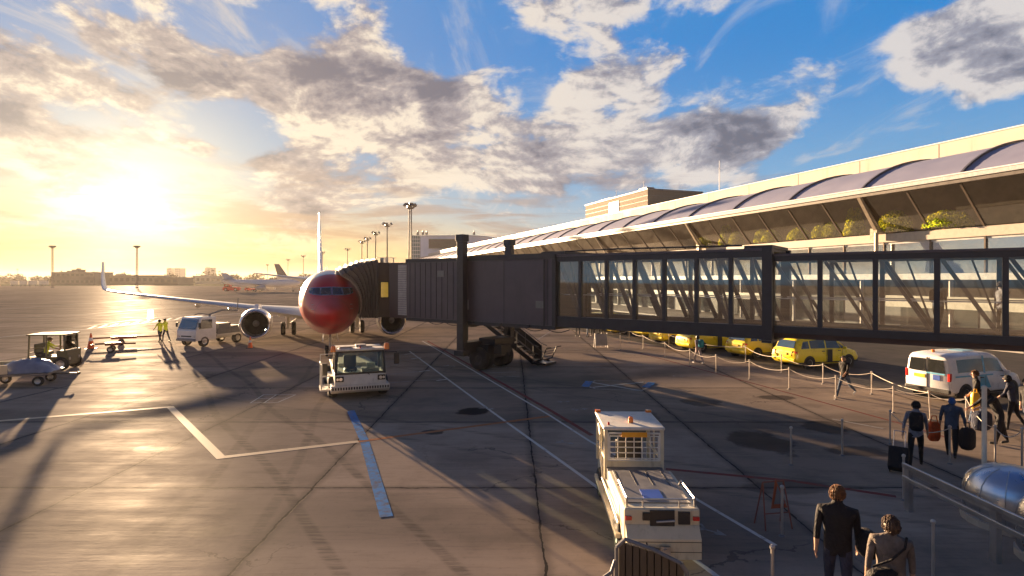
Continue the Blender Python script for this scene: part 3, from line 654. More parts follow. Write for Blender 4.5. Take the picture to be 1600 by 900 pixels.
# solid outer tunnel
s1a, s1b = bs(637), bs(866); z0, z1 = 2.50, 5.86
cb = MB(); cb.b2((s1a, -1.65, z0), (s1b, 1.65, z1)); tun = cb.build('solid_tunnel', M['slate'], br, bevel=.03)
x = s1a+.25
while x < s1b-.1:
    rb = MB(); rb.b2((x-.012, -1.668, z0+.12), (x+.012, -1.652, z1-.16)); rb.build('panel_seam', M['frame'], tun); x += .42 if x < bs(720) else 2.6
mb = MB(); mb.b2((s1a-.05, -1.72, z1-.14), (s1b+.1, -1.62, z1+.06)); mb.b2((s1a-.05, 1.62, z1-.14), (s1b+.1, 1.72, z1+.06)); mb.b2((s1a-.04, -1.71, z0-.08), (s1b+.1, -1.6, z0+.1)); mb.b2((bs(716), -1.5, z1), (s1b-.3, 1.5, z1+.14)); mb.build('trim', M['frame'], tun)
# link with pale shutter between cab and tunnel
s0a = bs(606)
mb = MB(); mb.b2((s0a, -1.5, z0+.02), (s1a-.06, 1.5, z1-.12)); lk = mb.build('link', M['slate2'], br, bevel=.02)
mb = MB(); xa, xb = bs(622.5, -1.5), bs(636, -1.5); mb.b2((xa, -1.53, z0+.2), (xb, -1.505, z1-.25)); sh = mb.build('shutter', mat('pale_shutter', (.40, .38, .36), .45, .2), lk)
mb = MB()
for k in range(22): mb.b2((xa+.02, -1.545, z0+.3+k*.13), (xb-.02, -1.532, z0+.34+k*.13))
mb.build('slat', M['grey'], sh)
# cab in the aircraft's own axes
cab = thing('x', 'x', 'x', (0, 0, 0)); COL.objects.unlink(cab); bpy.data.objects.remove(cab)
Minv = Matrix.Translation(A0) @ Matrix.Rotation(math.atan2(E_.y, E_.x), 4, 'Z'); Minv = Minv.inverted()
def B(u, v, z): return Minv @ UV(u, v, z)
c0, c1, v0, v1 = 35.5, 39.3, 4.1, 7.2; zc0, zc1 = 2.45, 5.80
mb = MB(); q = [B(c0, v0, 0), B(c0, v1, 0), B(c1, v1, 0), B(c1, v0, 0)]; mb.prism([(p.x, p.y) for p in q], zc0, zc1); cabo = mb.build('cab', M['slate2'], br, bevel=.02)
q = [B(c0-.01, a, z) for a, z in ((v0+.12, 3.65), (v0+.62, 3.65), (v0+.62, 4.62), (v0+.12, 4.62))]
mb = MB(); mb.plate(q, .02); wo = mb.build('cab_window', mat('cab_glass_painted_reflection', (.60, .42, .05), .15, coat=.8, emit=(1, .62, .12), es=.035), cabo)  # amber base and weak emission paint a bright reflection into the glass
mb = MB()
for a, b in ((0, 1), (1, 2), (2, 3), (3, 0)): mb.beam(B(c0-.03, *[(v0+.12, 3.65), (v0+.62, 3.65), (v0+.62, 4.62), (v0+.12, 4.62)][a]), B(c0-.03, *[(v0+.12, 3.65), (v0+.62, 3.65), (v0+.62, 4.62), (v0+.12, 4.62)][b]), .05)
mb.build('frame', M['frame'], wo)
mb = MB()
for dv in (.25, .6, .95): mb.beam(B(c0+.2, v0+dv, zc1), B(c0+.2, v0+dv, zc1+.3), .04)
mb.beam(B(c0+.2, v0-.1, zc1+.3), B(c0+.2, v0+1.1, zc1+.3), .03); mb.box(B(c0+.6, v0+.4, zc1+.15), (.3, .3, .3)); mb.build('rail', M['steel'], cabo)
# folding canopy : pleated U-shaped rings between the cab and the fuselage
sN, sF = 2.75, 6.4
def hug(s_, z):    # point on the aircraft skin, port side
    zt, zb, w = fus(s_); zc, h = (zt+zb)/2, (zt-zb)/2
    k = max(0, 1-((z-zc)/h)**2); return w*math.sqrt(k)
def ring_front():
    P = []
    for z in [2.45+(5.0-2.45)*i/8 for i in range(9)]: P.append((33.2+sN, 1.37+hug(3.6, z)+.06, z))
    for i in range(1, 9):
        a = i/9; P.append((33.2+sN+(sF-sN)*a, 1.37+hug(4.5, 5.2)-.15*math.sin(a*math.pi), 5.22+.18*math.sin(a*math.pi)))
    for z in [5.0-(5.0-2.45)*i/8 for i in range(9)]: P.append((33.2+sF, 1.37+hug(6, z)+.06, z))
    return P
def ring_cab():
    P = []
    for z in [zc0+.05+(zc1+.12-zc0-.05)*i/8 for i in range(9)]: P.append((c0-.12, v0-.02, z))
    for i in range(1, 9): P.append((c0-.12+(c1-c0+.2)*i/9, v0-.02, zc1+.16))
    for z in [zc1+.12-(zc1+.12-zc0-.05)*i/8 for i in range(9)]: P.append((c1+.08, v0-.02, z))
    return P
rf, rc = ring_front(), ring_cab(); NR = 14; rings = []
for j in range(NR+1):
    a = j/NR; pz = .0 if j in (0, NR) else (.15 if j % 2 else -.08)
    R_ = []
    for p, c in zip(rf, rc):
        p, c = Vector(p), Vector(c); q = p.lerp(c, a)
        lift = math.sin(a*math.pi)*.14 if q.z > 4.6 else 0
        cen = Vector((37.4, q.y, 4.0)); d = (q-cen); d.y = 0; d.normalize(); q = q + d*pz; q.z += lift
        R_.append(B(q.x, q.y, q.z))
    rings.append(R_)
mb = MB(); mb.loft(rings, cap=False, closed=False); co = mb.build('canopy', M['rubberfold'], br); md = co.modifiers.new('thick', 'SOLIDIFY'); md.thickness = .03
mb = MB(); mb.tube([B(*p) for p in rf], .06, 6); mb.build('bumper', mat('bumper_pale', (.35, .27, .22), .6), co)
mb = MB(); mb.prism([(p.x, p.y) for p in (B(c0, v0, 0), B(c1, v0, 0), B(39.2, 3.3, 0), B(36.1, 3.3, 0))], zc0-.04, zc0+.14); mb.build('cab_floor', M['frame'], cabo)

# glazed truss tunnels
def glazed(name, sa, sb, hw, za, zb, bays, chord, brace_w, roof_extra, low):
    lb = zb-chord; fl = za+low
    m_ = MB()
    for sy in (-1, 1):
        m_.b2((sa, sy*hw-.11, za), (sb, sy*hw+.11, za+low)); m_.b2((sa, sy*hw-.10, lb), (sb, sy*hw+.10, zb))
    fr = m_.build(name, M['frame'], br)
    m_ = MB(); m_.b2((sa+.02, -hw+.12, za+.05), (sb-.02, hw-.12, za+.3)); m_.build('floor', mat('bridge_floor', (.03, .03, .032), .8, spec=.1), fr)
    m_ = MB(); m_.b2((sa-.02, -hw-.14, zb+.003), (sb+.02, hw+.14, zb+roof_extra)); m_.build('roof', M['slate'], fr)
    step = (sb-sa)/bays
    for sy in (-1, 1):
        for k in range(bays+1):
            m_ = MB(); x_ = min(max(sa+k*step, sa+.09), sb-.09); m_.b2((x_-.075, sy*hw-.075, fl-.1), (x_+.075, sy*hw+.075, lb+.02)); m_.build('post', M['frame'], fr)
        for k in range(bays):
            x0 = sa+k*step
            m_ = MB(); m_.beam((x0+.12, sy*(hw-.16), lb), (x0+step*.92, sy*(hw-.16), fl), brace_w, .10, up=(0, 1, 0)); m_.build('brace', M['frame'], fr)
            m_ = MB(); m_.b2((x0+.08, sy*hw-.012, fl-.05), (x0+step-.08, sy*hw+.012, lb+.01)); m_.build('window_pane', M['bglass'], fr)
            if sy > 0: continue
            m_ = MB(); m_.beam((x0+step*.52, sy*(hw-.17), lb), (x0+step*.97, sy*(hw-.17), fl), brace_w*.5, .07, up=(0, 1, 0)); m_.build('brace', M['frame'], fr)
    m_ = MB()
    for sy in (-1, 1):
        m_.beam((sa+.1, sy*(hw-.24), fl+1.0), (sb-.1, sy*(hw-.24), fl+1.0), .045)
    m_.build('handrail', M['steel'], fr)
    return fr
s2a, s2b = s1b+.02, bs(1200, -1.5)
t2 = glazed('glazed_tunnel', s2a, s2b, 1.48, 2.56, 5.82, 7, .24, .16, .09, .50)
s3a = bs(1203, -1.3)
t3 = glazed('glazed_tunnel', s3a, s3a+16.5, 1.28, 2.80, 5.62, 10, .20, .11, .08, .26)
mb = MB()
for sy in (-1, 1): mb.b2((s2b-.18, sy*1.48-.16, 2.5), (s2b+.16, sy*1.48+.16, 5.95))
mb.b2((s2b-.9, -1.3, 5.92), (s2b+.1, 1.3, 6.04)); mb.b2((s2b-.18, -1.7, 2.44), (s2b+.16, 1.7, 2.53)); mb.build('tunnel_frame', M['frame'], br)
mb = MB()
for sy in (-1, 1): mb.b2((s2a-.1, sy*1.48-.2, 2.5), (s2a+.1, sy*1.48+.18, 5.93))
mb.b2((s2a-.2, -1.66, 5.92), (s2a+.6, 1.66, 6.06)); mb.b2((s2a-.1, -1.7, 2.44), (s2a+.1, 1.7, 2.53)); mb.build('tunnel_frame', M['frame'], br)
mb = MB(); mb.b2((s3a, -1.1, 2.60), (s3a+16.5, 1.1, 2.797)); mb.build('under_beam', mat('bridge_underside', (.07, .045, .045), .6), br)
mb = MB(); mb.tube([(bs(850)+.1, -1.75, 5.7), (bs(850)+.1, -1.75, 2.6)], .03); mb.tube([(s1b-1, -1.2, 6.05), (s2a+3, -1.2, 6.1), (s2b-1, -1.2, 6.05)], .035); mb.build('conduit', M['black'], br)
for k in range(7):
    xx = s1a+1.0+k*1.35; mb = MB(); mb.tube([(xx+1.35*i/6, -1.0, z0-.10-.16*math.sin(math.pi*i/6)) for i in range(7)], .022, 6); mb.build('cable', M['black'], br)
mb = MB(); mb.b2((s1a+.8, -1.1, z0-.13), (s1b-.4, -.95, z0-.085)); mb.build('cable_tray', M['grey'], br)
for px_, z_ in ((690, 4.9), (845, 3.4)): mb = MB(); x_ = bs(px_); mb.b2((x_-.25, -1.675, z_), (x_+.25, -1.655, z_+.34)); mb.build('notice_plate', M['midgrey'], tun)
for k in range(3): mb = MB(); x_ = bs(742+k*44); mb.b2((x_-.16, -1.80, z0-.02), (x_+.02, -1.66, z0+.1)); mb.build('bracket', M['frame'], tun)
mb = MB(); x_ = bs(716); mb.b2((x_+.5, -1.76, 3.2), (x_+.8, -1.66, 3.7)); mb.build('control_box', M['grey'], tun)
# lifting columns and wheel bogie
sc_ = bs(720, -2.1)
for sy, top in ((-1, 7.08), (1, 7.05)):
    mb = MB(); mb.b2((sc_-.22, sy*2.0-.18, 1.05), (sc_+.22, sy*2.0+.18, top-.35)); mb.b2((sc_-.27, sy*2.0-.23, top-.35), (sc_+.27, sy*2.0+.23, top))
    mb.b2((sc_-.32, sy*2.0-.28, .82), (sc_+.32, sy*2.0+.28, 1.10)); mb.build('lift_column', M['frame'], br, bevel=.015)
mb = MB(); mb.b2((sc_-.3, -2.1, .95), (sc_+.3, 2.1, 1.5)); mb.b2((sc_-.5, -1.0, .62), (sc_+.9, 1.0, 1.35)); mb.b2((sc_+.1, -.8, 1.3), (sc_+1.2, .8, 1.65)); mb.cyl((sc_+.1, 0, .5), (sc_+.1, 0, 1.0), .35, n=20)
mb.box((sc_+1.3, -.5, 1.1), (.5, .4, .5)); bo = mb.build('bogie', M['black'], br, bevel=.02)
for dy, dx in ((-1.05, .25), (-.62, .25), (.62, .25), (1.05, .25)):
    wheel(bo, (sc_+dx+.1, dy, .60), .60, .36, (0, 1, 0), hub='dark')
mb = MB(); mb.beam((sc_, -1.7, 1.6), (sc_, -1.7, 2.5), .16); mb.beam((sc_, 1.7, 1.6), (sc_, 1.7, 2.5), .16); mb.b2((sc_-.15, -2.2, 2.3), (sc_+.15, 2.2, 2.49)); mb.build('cross_beam', M['frame'], br)
# service stair on the far side
sa0 = bs(742, 2.4); yst = 2.55; run = 4.55; top = 2.75
st = MB()
for sy in (-.38, .38): st.beam((sa0, yst+sy, top-.05), (sa0+run, yst+sy, .12), .06, .24)
sto = st.build('stair', M['frame'], br)
for k in range(12):
    a = (k+.5)/12; mb = MB(); mb.b2((sa0+run*a-.13, yst-.35, top-.05-(top-.17)*a-.02), (sa0+run*a+.13, yst+.35, top-.05-(top-.17)*a+.02)); mb.build('tread', M['steel'], sto)
mb = MB()
for sy in (-.42, .42):
    for dz in (1.0, .55): mb.tube([(sa0-1.0, yst+sy, top+dz), (sa0, yst+sy, top+dz), (sa0+run, yst+sy, .12+dz), (sa0+run+.35, yst+sy, .12+dz*.9)], .025, 6)
    for a in (0, .25, .5, .75, 1): mb.cyl((sa0+run*a, yst+sy, top-(top-.12)*a), (sa0+run*a, yst+sy, top-(top-.12)*a+1.0), .022, n=6)
mb.build('handrail', M['midgrey'], sto)
mb = MB(); mb.plate([(sa0+.1, yst+.43, top+.1), (sa0+run, yst+.43, .25), (sa0+run, yst+.43, 1.0), (sa0+.1, yst+.43, top+.9)], .02); mb.build('side_screen', M['frame'], sto)
mb = MB(); mb.b2((sa0-1.1, 1.66, top-.12), (sa0, 3.0, top)); mb.b2((sa0+run-.05, yst-.55, .06), (sa0+run+.9, yst+.55, .16)); mb.build('landing', M['frame'], sto)
mb = MB()
for sy in (-.5, .5): mb.tube([(sa0+run+.1, yst+sy, .15), (sa0+run+.65, yst+sy, .35), (sa0+run+.95, yst+sy, 1.0), (sa0+run+1.25, yst+sy, 1.05)], .03, 6)
for k in range(5): mb.cyl((sa0+run+.65+.07*k, yst-.5, .35+.15*k), (sa0+run+.65+.07*k, yst+.5, .35+.15*k), .02, n=6)
for sy in (-.5, .5): mb.cyl((sa0+run+.4, yst+sy-.04, .12), (sa0+run+.4, yst+sy+.04, .12), .12, n=12)
mb.build('stair_foot', M['black'], sto)
# ================================================================ TERMINAL (local x = away from the apron, local y = along it)
HS = 1.0
term = thing('terminal_building', 'long airport terminal with curved ribbed roof and leaning glass front', 'terminal', (0, 0, 0), A_)
VF = 50.0; ZG = 12.95
U0, U1 = 12.0, 300.0; BAY = 4.375
creamw = mat('cream_metal_cladding', (.56, .52, .43), .7, .0, var=.06, scale=.4, dirt=.3, spec=.12)
roofm = mat('roof_metal_sheet', (.21, .22, .32), .62, .0, var=.06, scale=.3, dirt=.15)
ribm = mat('roof_rib', (.07, .07, .09), .5)
trimm = mat('eaves_metal', (.47, .47, .47), .6, .0, dirt=.3, spec=.2)
spand = mat('spandrel_beige', (.40, .35, .29), .6, var=.08, dirt=.2)
VW, ZW0, ZW1 = 60.0, 16.6, 18.45
def arc(n=10):   # quarter curve of the roof from the gutter up to the wall
    t0, t1 = rad(58), rad(4); P = []
    for i in range(n+1):
        t_ = t0+(t1-t0)*i/n; P.append((VF-.6+(VW-VF+.6)*(math.sin(t0)-math.sin(t_))/(math.sin(t0)-math.sin(t1)), ZG+.15+(ZW0-ZG)*(math.cos(t_)-math.cos(t0))/(math.cos(t1)-math.cos(t0))))
    return P
AR = arc()
mb = MB()
ys = [U0+(U1-U0)*i/33 for i in range(34)]
mb.loft([[Vector((v, y, z)) for v, z in AR] + [Vector((v+.05, y, z-.25)) for v, z in AR[::-1]] for y in (U0, U1)]); ro = mb.build('roof', roofm, term, smooth=50)
k = 30.9-2*8.75; i = 0
while k < U1:
    if k > U0:
        mb = MB(); mb.loft([[Vector((v, k-.09, z+.01)), Vector((v, k+.09, z+.01)), Vector((v, k+.09, z+.20)), Vector((v, k-.09, z+.20))] for v, z in AR]); mb.build('rib', ribm, ro)
    k += 8.75; i += 1
# upper wall with joints
mb = MB(); mb.b2((VW+.0, U0, 10), (VW+.4, U1, ZW1)); wl = mb.build('upper_wall', creamw, term)
k = 22.0
jm = mat('cladding_joint', (.16, .14, .11), .6)
n = 0
while k < 290 and n < 40:
    mb = MB(); mb.b2((VW-.012, k-.03, ZW0-.1), (VW-.003, k+.03, ZW1-.05)); mb.build('joint', jm, wl); k += 8.75; n += 1
mb = MB(); mb.b2((VW-.08, U0, ZW1+.002), (VW+.5, U1, ZW1+.12)); mb.build('coping', M['white'], wl)
mb = MB(); mb.b2((VW+.4, U0, 0), (95, U1, ZW1-.4)); mb.build('rear_hall', spand, term)
# eaves / gutter of several profiles
mb = MB(); mb.b2((VF-1.0, U0, ZG-.12), (VF-.45, U1, ZG+.24)); ev = mb.build('eaves', trimm, term, bevel=.02)
mb = MB(); mb.b2((VF-.86, U0, ZG-.42), (VF-.35, U1, ZG-.125)); mb.build('eaves_lower_board', mat('eaves_soffit', (.10, .085, .075), .5), ev)  # darker board along the lower edge of the eaves
mb = MB(); mb.b2((VF-1.06, U0, ZG+.243), (VF-.70, U1, ZG+.34)); mb.build('gutter_rail', M['white'], ev)
# leaning glass (top out, bottom in), then ledge, spandrel and upright glass
ZT0, ZT1, VB = 9.15, ZG-.42, VF+2.6
tg = glass('leaning_window_glass', (.92, .86, .78), .85, .02, 1.16, wav=.15, const=.08)
bg_ = glass('upright_window_glass', (.50, .58, .62), 1.0, .03, 3.4, wav=.35, const=.50)
mulm = mat('mullion_metal', (.13, .10, .08), .45, .4)
colm = mat('column_metal', (.36, .30, .23), .4, .3)
mb = MB(); mb.b2((VB-.25, U0, 8.35), (VB+.15, U1, 9.15)); sp = mb.build('spandrel', spand, term)
mb = MB(); mb.b2((VB-.06, U0, 8.15), (VB+.3, U1, 8.348)); mb.build('drip_edge', trimm, sp)
nb = int((U1-U0)/BAY); off = 30.9 % BAY
yb = [U0 + i*BAY for i in range(nb+1)]
yb = [30.9 + BAY*i for i in range(-4, 62)]
for i, y in enumerate(yb[:-1]):
    if y < U0 or i > 46: continue
    mb = MB(); mb.plate([(VF-.5, y+.08, ZT1), (VF-.5, y+BAY-.08, ZT1), (VB-.1, y+BAY-.08, ZT0), (VB-.1, y+.08, ZT0)], .02); mb.build('leaning_pane', tg, term)
    mb = MB(); mb.b2((VB, y+.06, 5.32), (VB+.03, y+BAY-.06, 8.148)); mb.build('upright_pane', bg_, term)
    mb = MB(); mb.beam((VF-.56, y, ZT1), (VB-.2, y, ZT0+.02), .11, .16, up=(0, 1, 0)); mb.b2((VB-.16, y-.06, 5.3), (VB-.02, y+.06, ZT0)); mb.build('mullion', mulm, term)
y = yb[47]
mb = MB(); mb.plate([(VF-.5, y, ZT1), (VF-.5, U1, ZT1), (VB-.1, U1, ZT0), (VB-.1, y, ZT0)], .02); mb.b2((VB, y, 5.32), (VB+.03, U1, 8.148)); mb.build('far_glazing', tg, term)
y = 30.9+BAY*2
while y < 290:
    if y > U0:
        mb = MB(); mb.beam((VF-.75, y, ZT1), (VB-1.1, y, ZT0+.3), .26, .34, up=(0, 1, 0)); mb.cyl((VB-1.1, y, ZT0+.5), (VB-1.1, y, 0), .17, .2, n=14)
        mb.b2((VB-1.3, y-.2, ZT0+.1), (VB-.3, y+.2, ZT0+.5)); mb.b2((VB-1.05, y+.25, 8.6), (VB-.5, y+.7, 9.7)); mb.build('column', colm, term, smooth=40)
    y += 26.25
# inside: floors, dim back wall, warm ceiling
inm = mat('interior_wall', (.20, .16, .13), .8, var=.3, scale=.5); 
mb = MB(); mb.b2((VB+.05, U0, 8.36), (VW+.3, U1, 8.9)); fl_ = mb.build('upper_floor', spand, term)
mb = MB(); mb.b2((VW-.35, U0, 8.92), (VW-.02, U1, ZW0-.1)); mb.build('interior_wall', inm, term)
mb = MB(); mb.b2((VB+.2, U0, 4.95), (VW, U1, 5.30)); mb.build('first_floor', spand, term)
mb = MB(); mb.b2((VB+4.5, U0, 5.31), (VB+4.8, U1, 8.15)); mb.build('lounge_wall', mat('lounge_wall', (.42, .52, .58), .7, var=.3, scale=.6), term)
random.seed(3)
for i in range(60):
    pass
# white canopy band, ground floor recess and doors
mb = MB(); mb.b2((VB-2.6, U0, 4.75), (VB+.19, U1, 5.28)); mb.build('canopy', mat('canopy_white', (.66, .64, .58), .45, dirt=.2), term)
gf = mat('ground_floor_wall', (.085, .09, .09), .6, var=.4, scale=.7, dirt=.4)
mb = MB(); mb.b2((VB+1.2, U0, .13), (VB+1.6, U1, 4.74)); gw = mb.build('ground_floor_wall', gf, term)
lowp = mat('low_pale_panel', (.52, .49, .40), .5, dirt=.3)
mb = MB(); mb.b2((VB-3.4, U0, 2.35), (VB-3.1, 37, 3.35)); mb.b2((VB-3.4, 52, 2.45), (VB-3.1, 75, 3.2)); mb.build('pale_fascia', lowp, term)
dg = mat('shop_window', (.05, .06, .06), .1, coat=1)
for i in range(50):
    y = 15+i*4.3
    mb = MB(); mb.b2((VB+1.16, y, .3), (VB+1.195, y+random.uniform(2, 3.6), random.choice([2.4, 2.9, 3.4]))); mb.build('shop_window', dg, gw)
for i in range(32):
    y = 16+i*8.1
    mb = MB(); mb.cyl((VB-2.2, y, .13), (VB-2.2, y, 4.75), .16, n=12); mb.build('pillar', spand, term)
# road furniture under the canopy
def stuff_box(name, u, v, z, d, m, label, cat, group=None):
    mb = MB(); mb.box((0, 0, d[2]/2), d); mb.box((0, 0, d[2]+.03), (d[0]*1.06, d[1]*1.04, .06)); o = mb.build(name, m, None, bevel=.02); o.location = UV(u, v, z); o.rotation_euler = (0, 0, A_); return tag(o, label, cat, group)
# clipped bushes on the gallery behind the leaning glass
def leafy(name, prof, n, leaf, mats_, seed, parent=None):
    rnd = random.Random(seed); mb = MB()
    for i in range(n):
        while True:
            p = Vector((rnd.uniform(-1, 1), rnd.uniform(-1, 1), rnd.uniform(0, 1)))
            r = prof(p.z)
            rr = math.hypot(p.x, p.y)
            if rr <= r and rr > r*.55*rnd.random()**.3: break
        d = Vector((rnd.gauss(0, 1), rnd.gauss(0, 1), rnd.gauss(0, 1))).normalized(); e = d.cross(Vector((rnd.random(), rnd.random(), 1))).normalized()
        l = leaf*rnd.uniform(.6, 1.3); mb.cur = rnd.randrange(len(mats_))
        mb.add([p-d*l, p+e*l*.5, p+d*l, p-e*l*.5], [(0, 1, 2, 3)])
    return mb.build(name, mats_, parent)
lf = [mat('bush_leaf_yellow', (.40, .50, .02), .6, var=.3, trans=.65), mat('bush_leaf_green', (.24, .36, .02), .6, var=.3, trans=.65), mat('bush_leaf_light', (.52, .60, .04), .6, trans=.65)]
potm = mat('planter', (.18, .14, .10), .6)
BUSH = [(1398, 0, 1.5, 1.6), (1480, 0, 1.9, 1.05), (1335, 1, 1.25, 2.3), (1282, 0, 1.0, 1.0), (1300, 0, 1.1, 1.15), (1248, 0, 1.3, .9), (1205, 0, 1.2, 1.0), (1135, 1, 1.3, 2.2), (1150, 0, 1.0, 1.3), (1190, 0, 1.0, 1.2), (1100, 0, 1.2, 1.0)]
lb_ = ['broad yellow-green bush behind the glass right of the big steel column', 'lowest widest bush behind the glass, rightmost of the row', 'tall cone-shaped bush behind the glass just left of the big steel column', 'small round bush behind the leaning glass, left of two beside the tall one', 'round bush behind the leaning glass next to the tall cone bush', 'low bush behind the leaning glass near the row middle', 'low bush behind glass right of the tall left bush pair', 'tall bush behind the leaning glass at the left of the row', 'round bush overlapping the tall left bush', 'round bush behind glass two bays right of the tall left one', 'leftmost low bush behind the leaning glass']
for i, (px, kind, w_, h_) in enumerate(BUSH):
    v = VF+3.4; kx = (px-800)/F; u = (CA*v-SA*v*kx)/(SA+CA*kx)
    t_ = thing('clipped_bush', lb_[i], 'bush', UV(u, v, 8.9), i*.7, 'clipped bushes behind the terminal glass')
    prof = (lambda z: math.sqrt(max(0, 1-(z*1.0)**2))) if not kind else (lambda z: .9*(1-z*.55) if z < .96 else .3)
    o = leafy('foliage', prof, 2600, .07, lf, i, t_); o.scale = (w_, w_, h_+.5); o.location = (0, 0, .5)
    mb = MB(); mb.lathe([(0, .34), (.5, .46), (.5, .40), (.42, .38)], (0, 0, 0), (0, 0, 1), 14); mb.build('planter', potm, t_)

# plant room on the roof
pr = thing('roof_plant_room', 'boxy clad plant room standing on the terminal roof', 'plant room', UV(103.9, 68, 16.5), A_)
mb = MB(); mb.b2((0, 0, 0), (14, 28.6, 7.35)); w_ = mb.build('wall', mat('plant_room_cladding', (.24, .21, .17), .85, .0, var=.05, dirt=.2, spec=.1), pr)
for k in range(6):
    mb = MB(); mb.b2((-.02, 0.02, .9+k*1.05), (14, 28.58, .95+k*1.05)); mb.box((7, 14.3, .925+k*1.05), (14.06, 28.66, .05)); mb.build('cladding_seam', M['grey'], w_)
mb = MB(); mb.b2((-.15, -.15, 7.352), (14.15, 28.75, 7.65)); mb.build('roof', M['grey'], pr)
mb = MB(); mb.b2((-.08, 13.2, 2), (-.03, 16.4, 6.6)); mb.build('door', M['vanw'], pr)
mb = MB(); mb.b2((-.08, 11.8, 2), (-.035, 13.1, 6.6)); mb.build('louvre', M['black'], pr)
mb = MB(); mb.b2((1, 2, 7.65), (3, 5, 8.3)); mb.build('roof_vent', M['midgrey'], pr); mb = MB(); mb.b2((1, 18, 7.65), (2.5, 23, 8.1)); mb.build('roof_vent', M['midgrey'], pr)
for px, Y, zt, lbl in ((1006, 122, 25.9, 'thin aerial on the corner of the roof plant room'), (963, 133, 25.7, 'thin aerial near the middle of the roof plant room'), (1124, 95, 24.6, 'tall lone aerial rising behind the roof to the right of the plant room')):
    p = atY(px, Y, 0); z0_ = 24.0 if px < 1100 else 18.0
    mb = MB(); mb.cyl((0, 0, 0), (0, 0, zt-z0_), .06, .03, n=6); mb.box((0, 0, .05), (.3, .3, .1)); mb.box((0, 0, (zt-z0_)*.8), (.4, .05, .05)); o = mb.build('aerial', M['midgrey']); o.location = (p.x, p.y, z0_); tag(o, lbl, 'aerial')

# round white building in the distance
RY = 300.0
rbx = thing('round_white_building', 'white round-ended pier building with a dark strip window', 'building', atY(735, RY, 0), 0)
kk = RY/F
def PX(dx): return dx*kk
zt_ = zof(366, RY)
m_wh = mat('pier_white_render', (.86, .87, .92), .8, var=.05, scale=.1)
prof = [(PX(-95), -8), (PX(-95), 30), (PX(-20), 40)] + [(PX(40*math.sin(a)) , 20-24*math.cos(a)) for a in [math.pi*i/14 for i in range(13, -1, -1)]]
poly = [(PX(-78), 0), (PX(-10), -3)] + [(PX(-10+50*math.sin(a)), 22-25*math.cos(a)) for a in [math.pi*i/16 for i in range(1, 16)]] + [(PX(-10), 47), (PX(-78), 45)]
mb = MB(); mb.prism(poly, 0, zt_-1.3); w_ = mb.build('wall', m_wh, rbx, smooth=30)
cx_ = sum(p[0] for p in poly)/len(poly); cy_ = sum(p[1] for p in poly)/len(poly)
mb = MB(); mb.prism([(cx_+(a-cx_)*1.015, cy_+(b-cy_)*1.015) for a, b in poly], zt_-1.298, zt_-.7); mb.build('roof', M['vanw'], rbx, smooth=30)
mb = MB(); mb.b2((PX(-64), -2.6, zof(388, RY)), (PX(-12), -1.9, zof(374, RY))); mb.plate([(PX(-64), -.9, zof(388, RY)), (PX(-10), -3.15, zof(388, RY)), (PX(-10), -3.15, zof(374, RY)), (PX(-64), -.9, zof(374, RY))], .2); mb.build('strip_window', mat('dark_strip_window', (.10, .08, .075), .3), rbx)
mb = MB(); mb.b2((PX(-92), 0, 0), (PX(-78.5), 44, zt_-.8)); g_ = mb.build('glazed_stair_tower', mat('stair_glass', (.18, .26, .25), .2, coat=.8), rbx)
mb = MB()
for k in range(12): mb.b2((PX(-92)-.05, -.08, 6+k*2.0), (PX(-78.5), 0.02, 6.25+k*2.0))
for k in range(5): mb.b2((PX(-92)+k*1.1-.06, -.12, 0), (PX(-92)+k*1.1+.06, 0.01, zt_-.9))
mb.build('glazing_bar', M['white'], g_)
for i, dx in enumerate((-84, -76, -70, 5)):
    mb = MB(); mb.box((0, 0, .7), (1.2, 1.2, 1.4)); mb.cyl((0, 0, 1.4), (0, 0, 2.2), .3, n=8); o = mb.build('roof_vent', M['midgrey'], rbx); o.location = (PX(dx), 4, zt_+.003)

# lower pier roof left of it
lp = thing('low_pier_building', 'low pale pier building seen over the bridge cab', 'building', UV(318, 48, 0), A_)
mb = MB(); mb.b2((0, 0, 0), (22, 60, 11.5)); mb.build('wall', m_wh, lp)
mb = MB(); mb.b2((-1, -1, 11.5), (23, 61, 12.0)); mb.build('roof', creamw, lp)

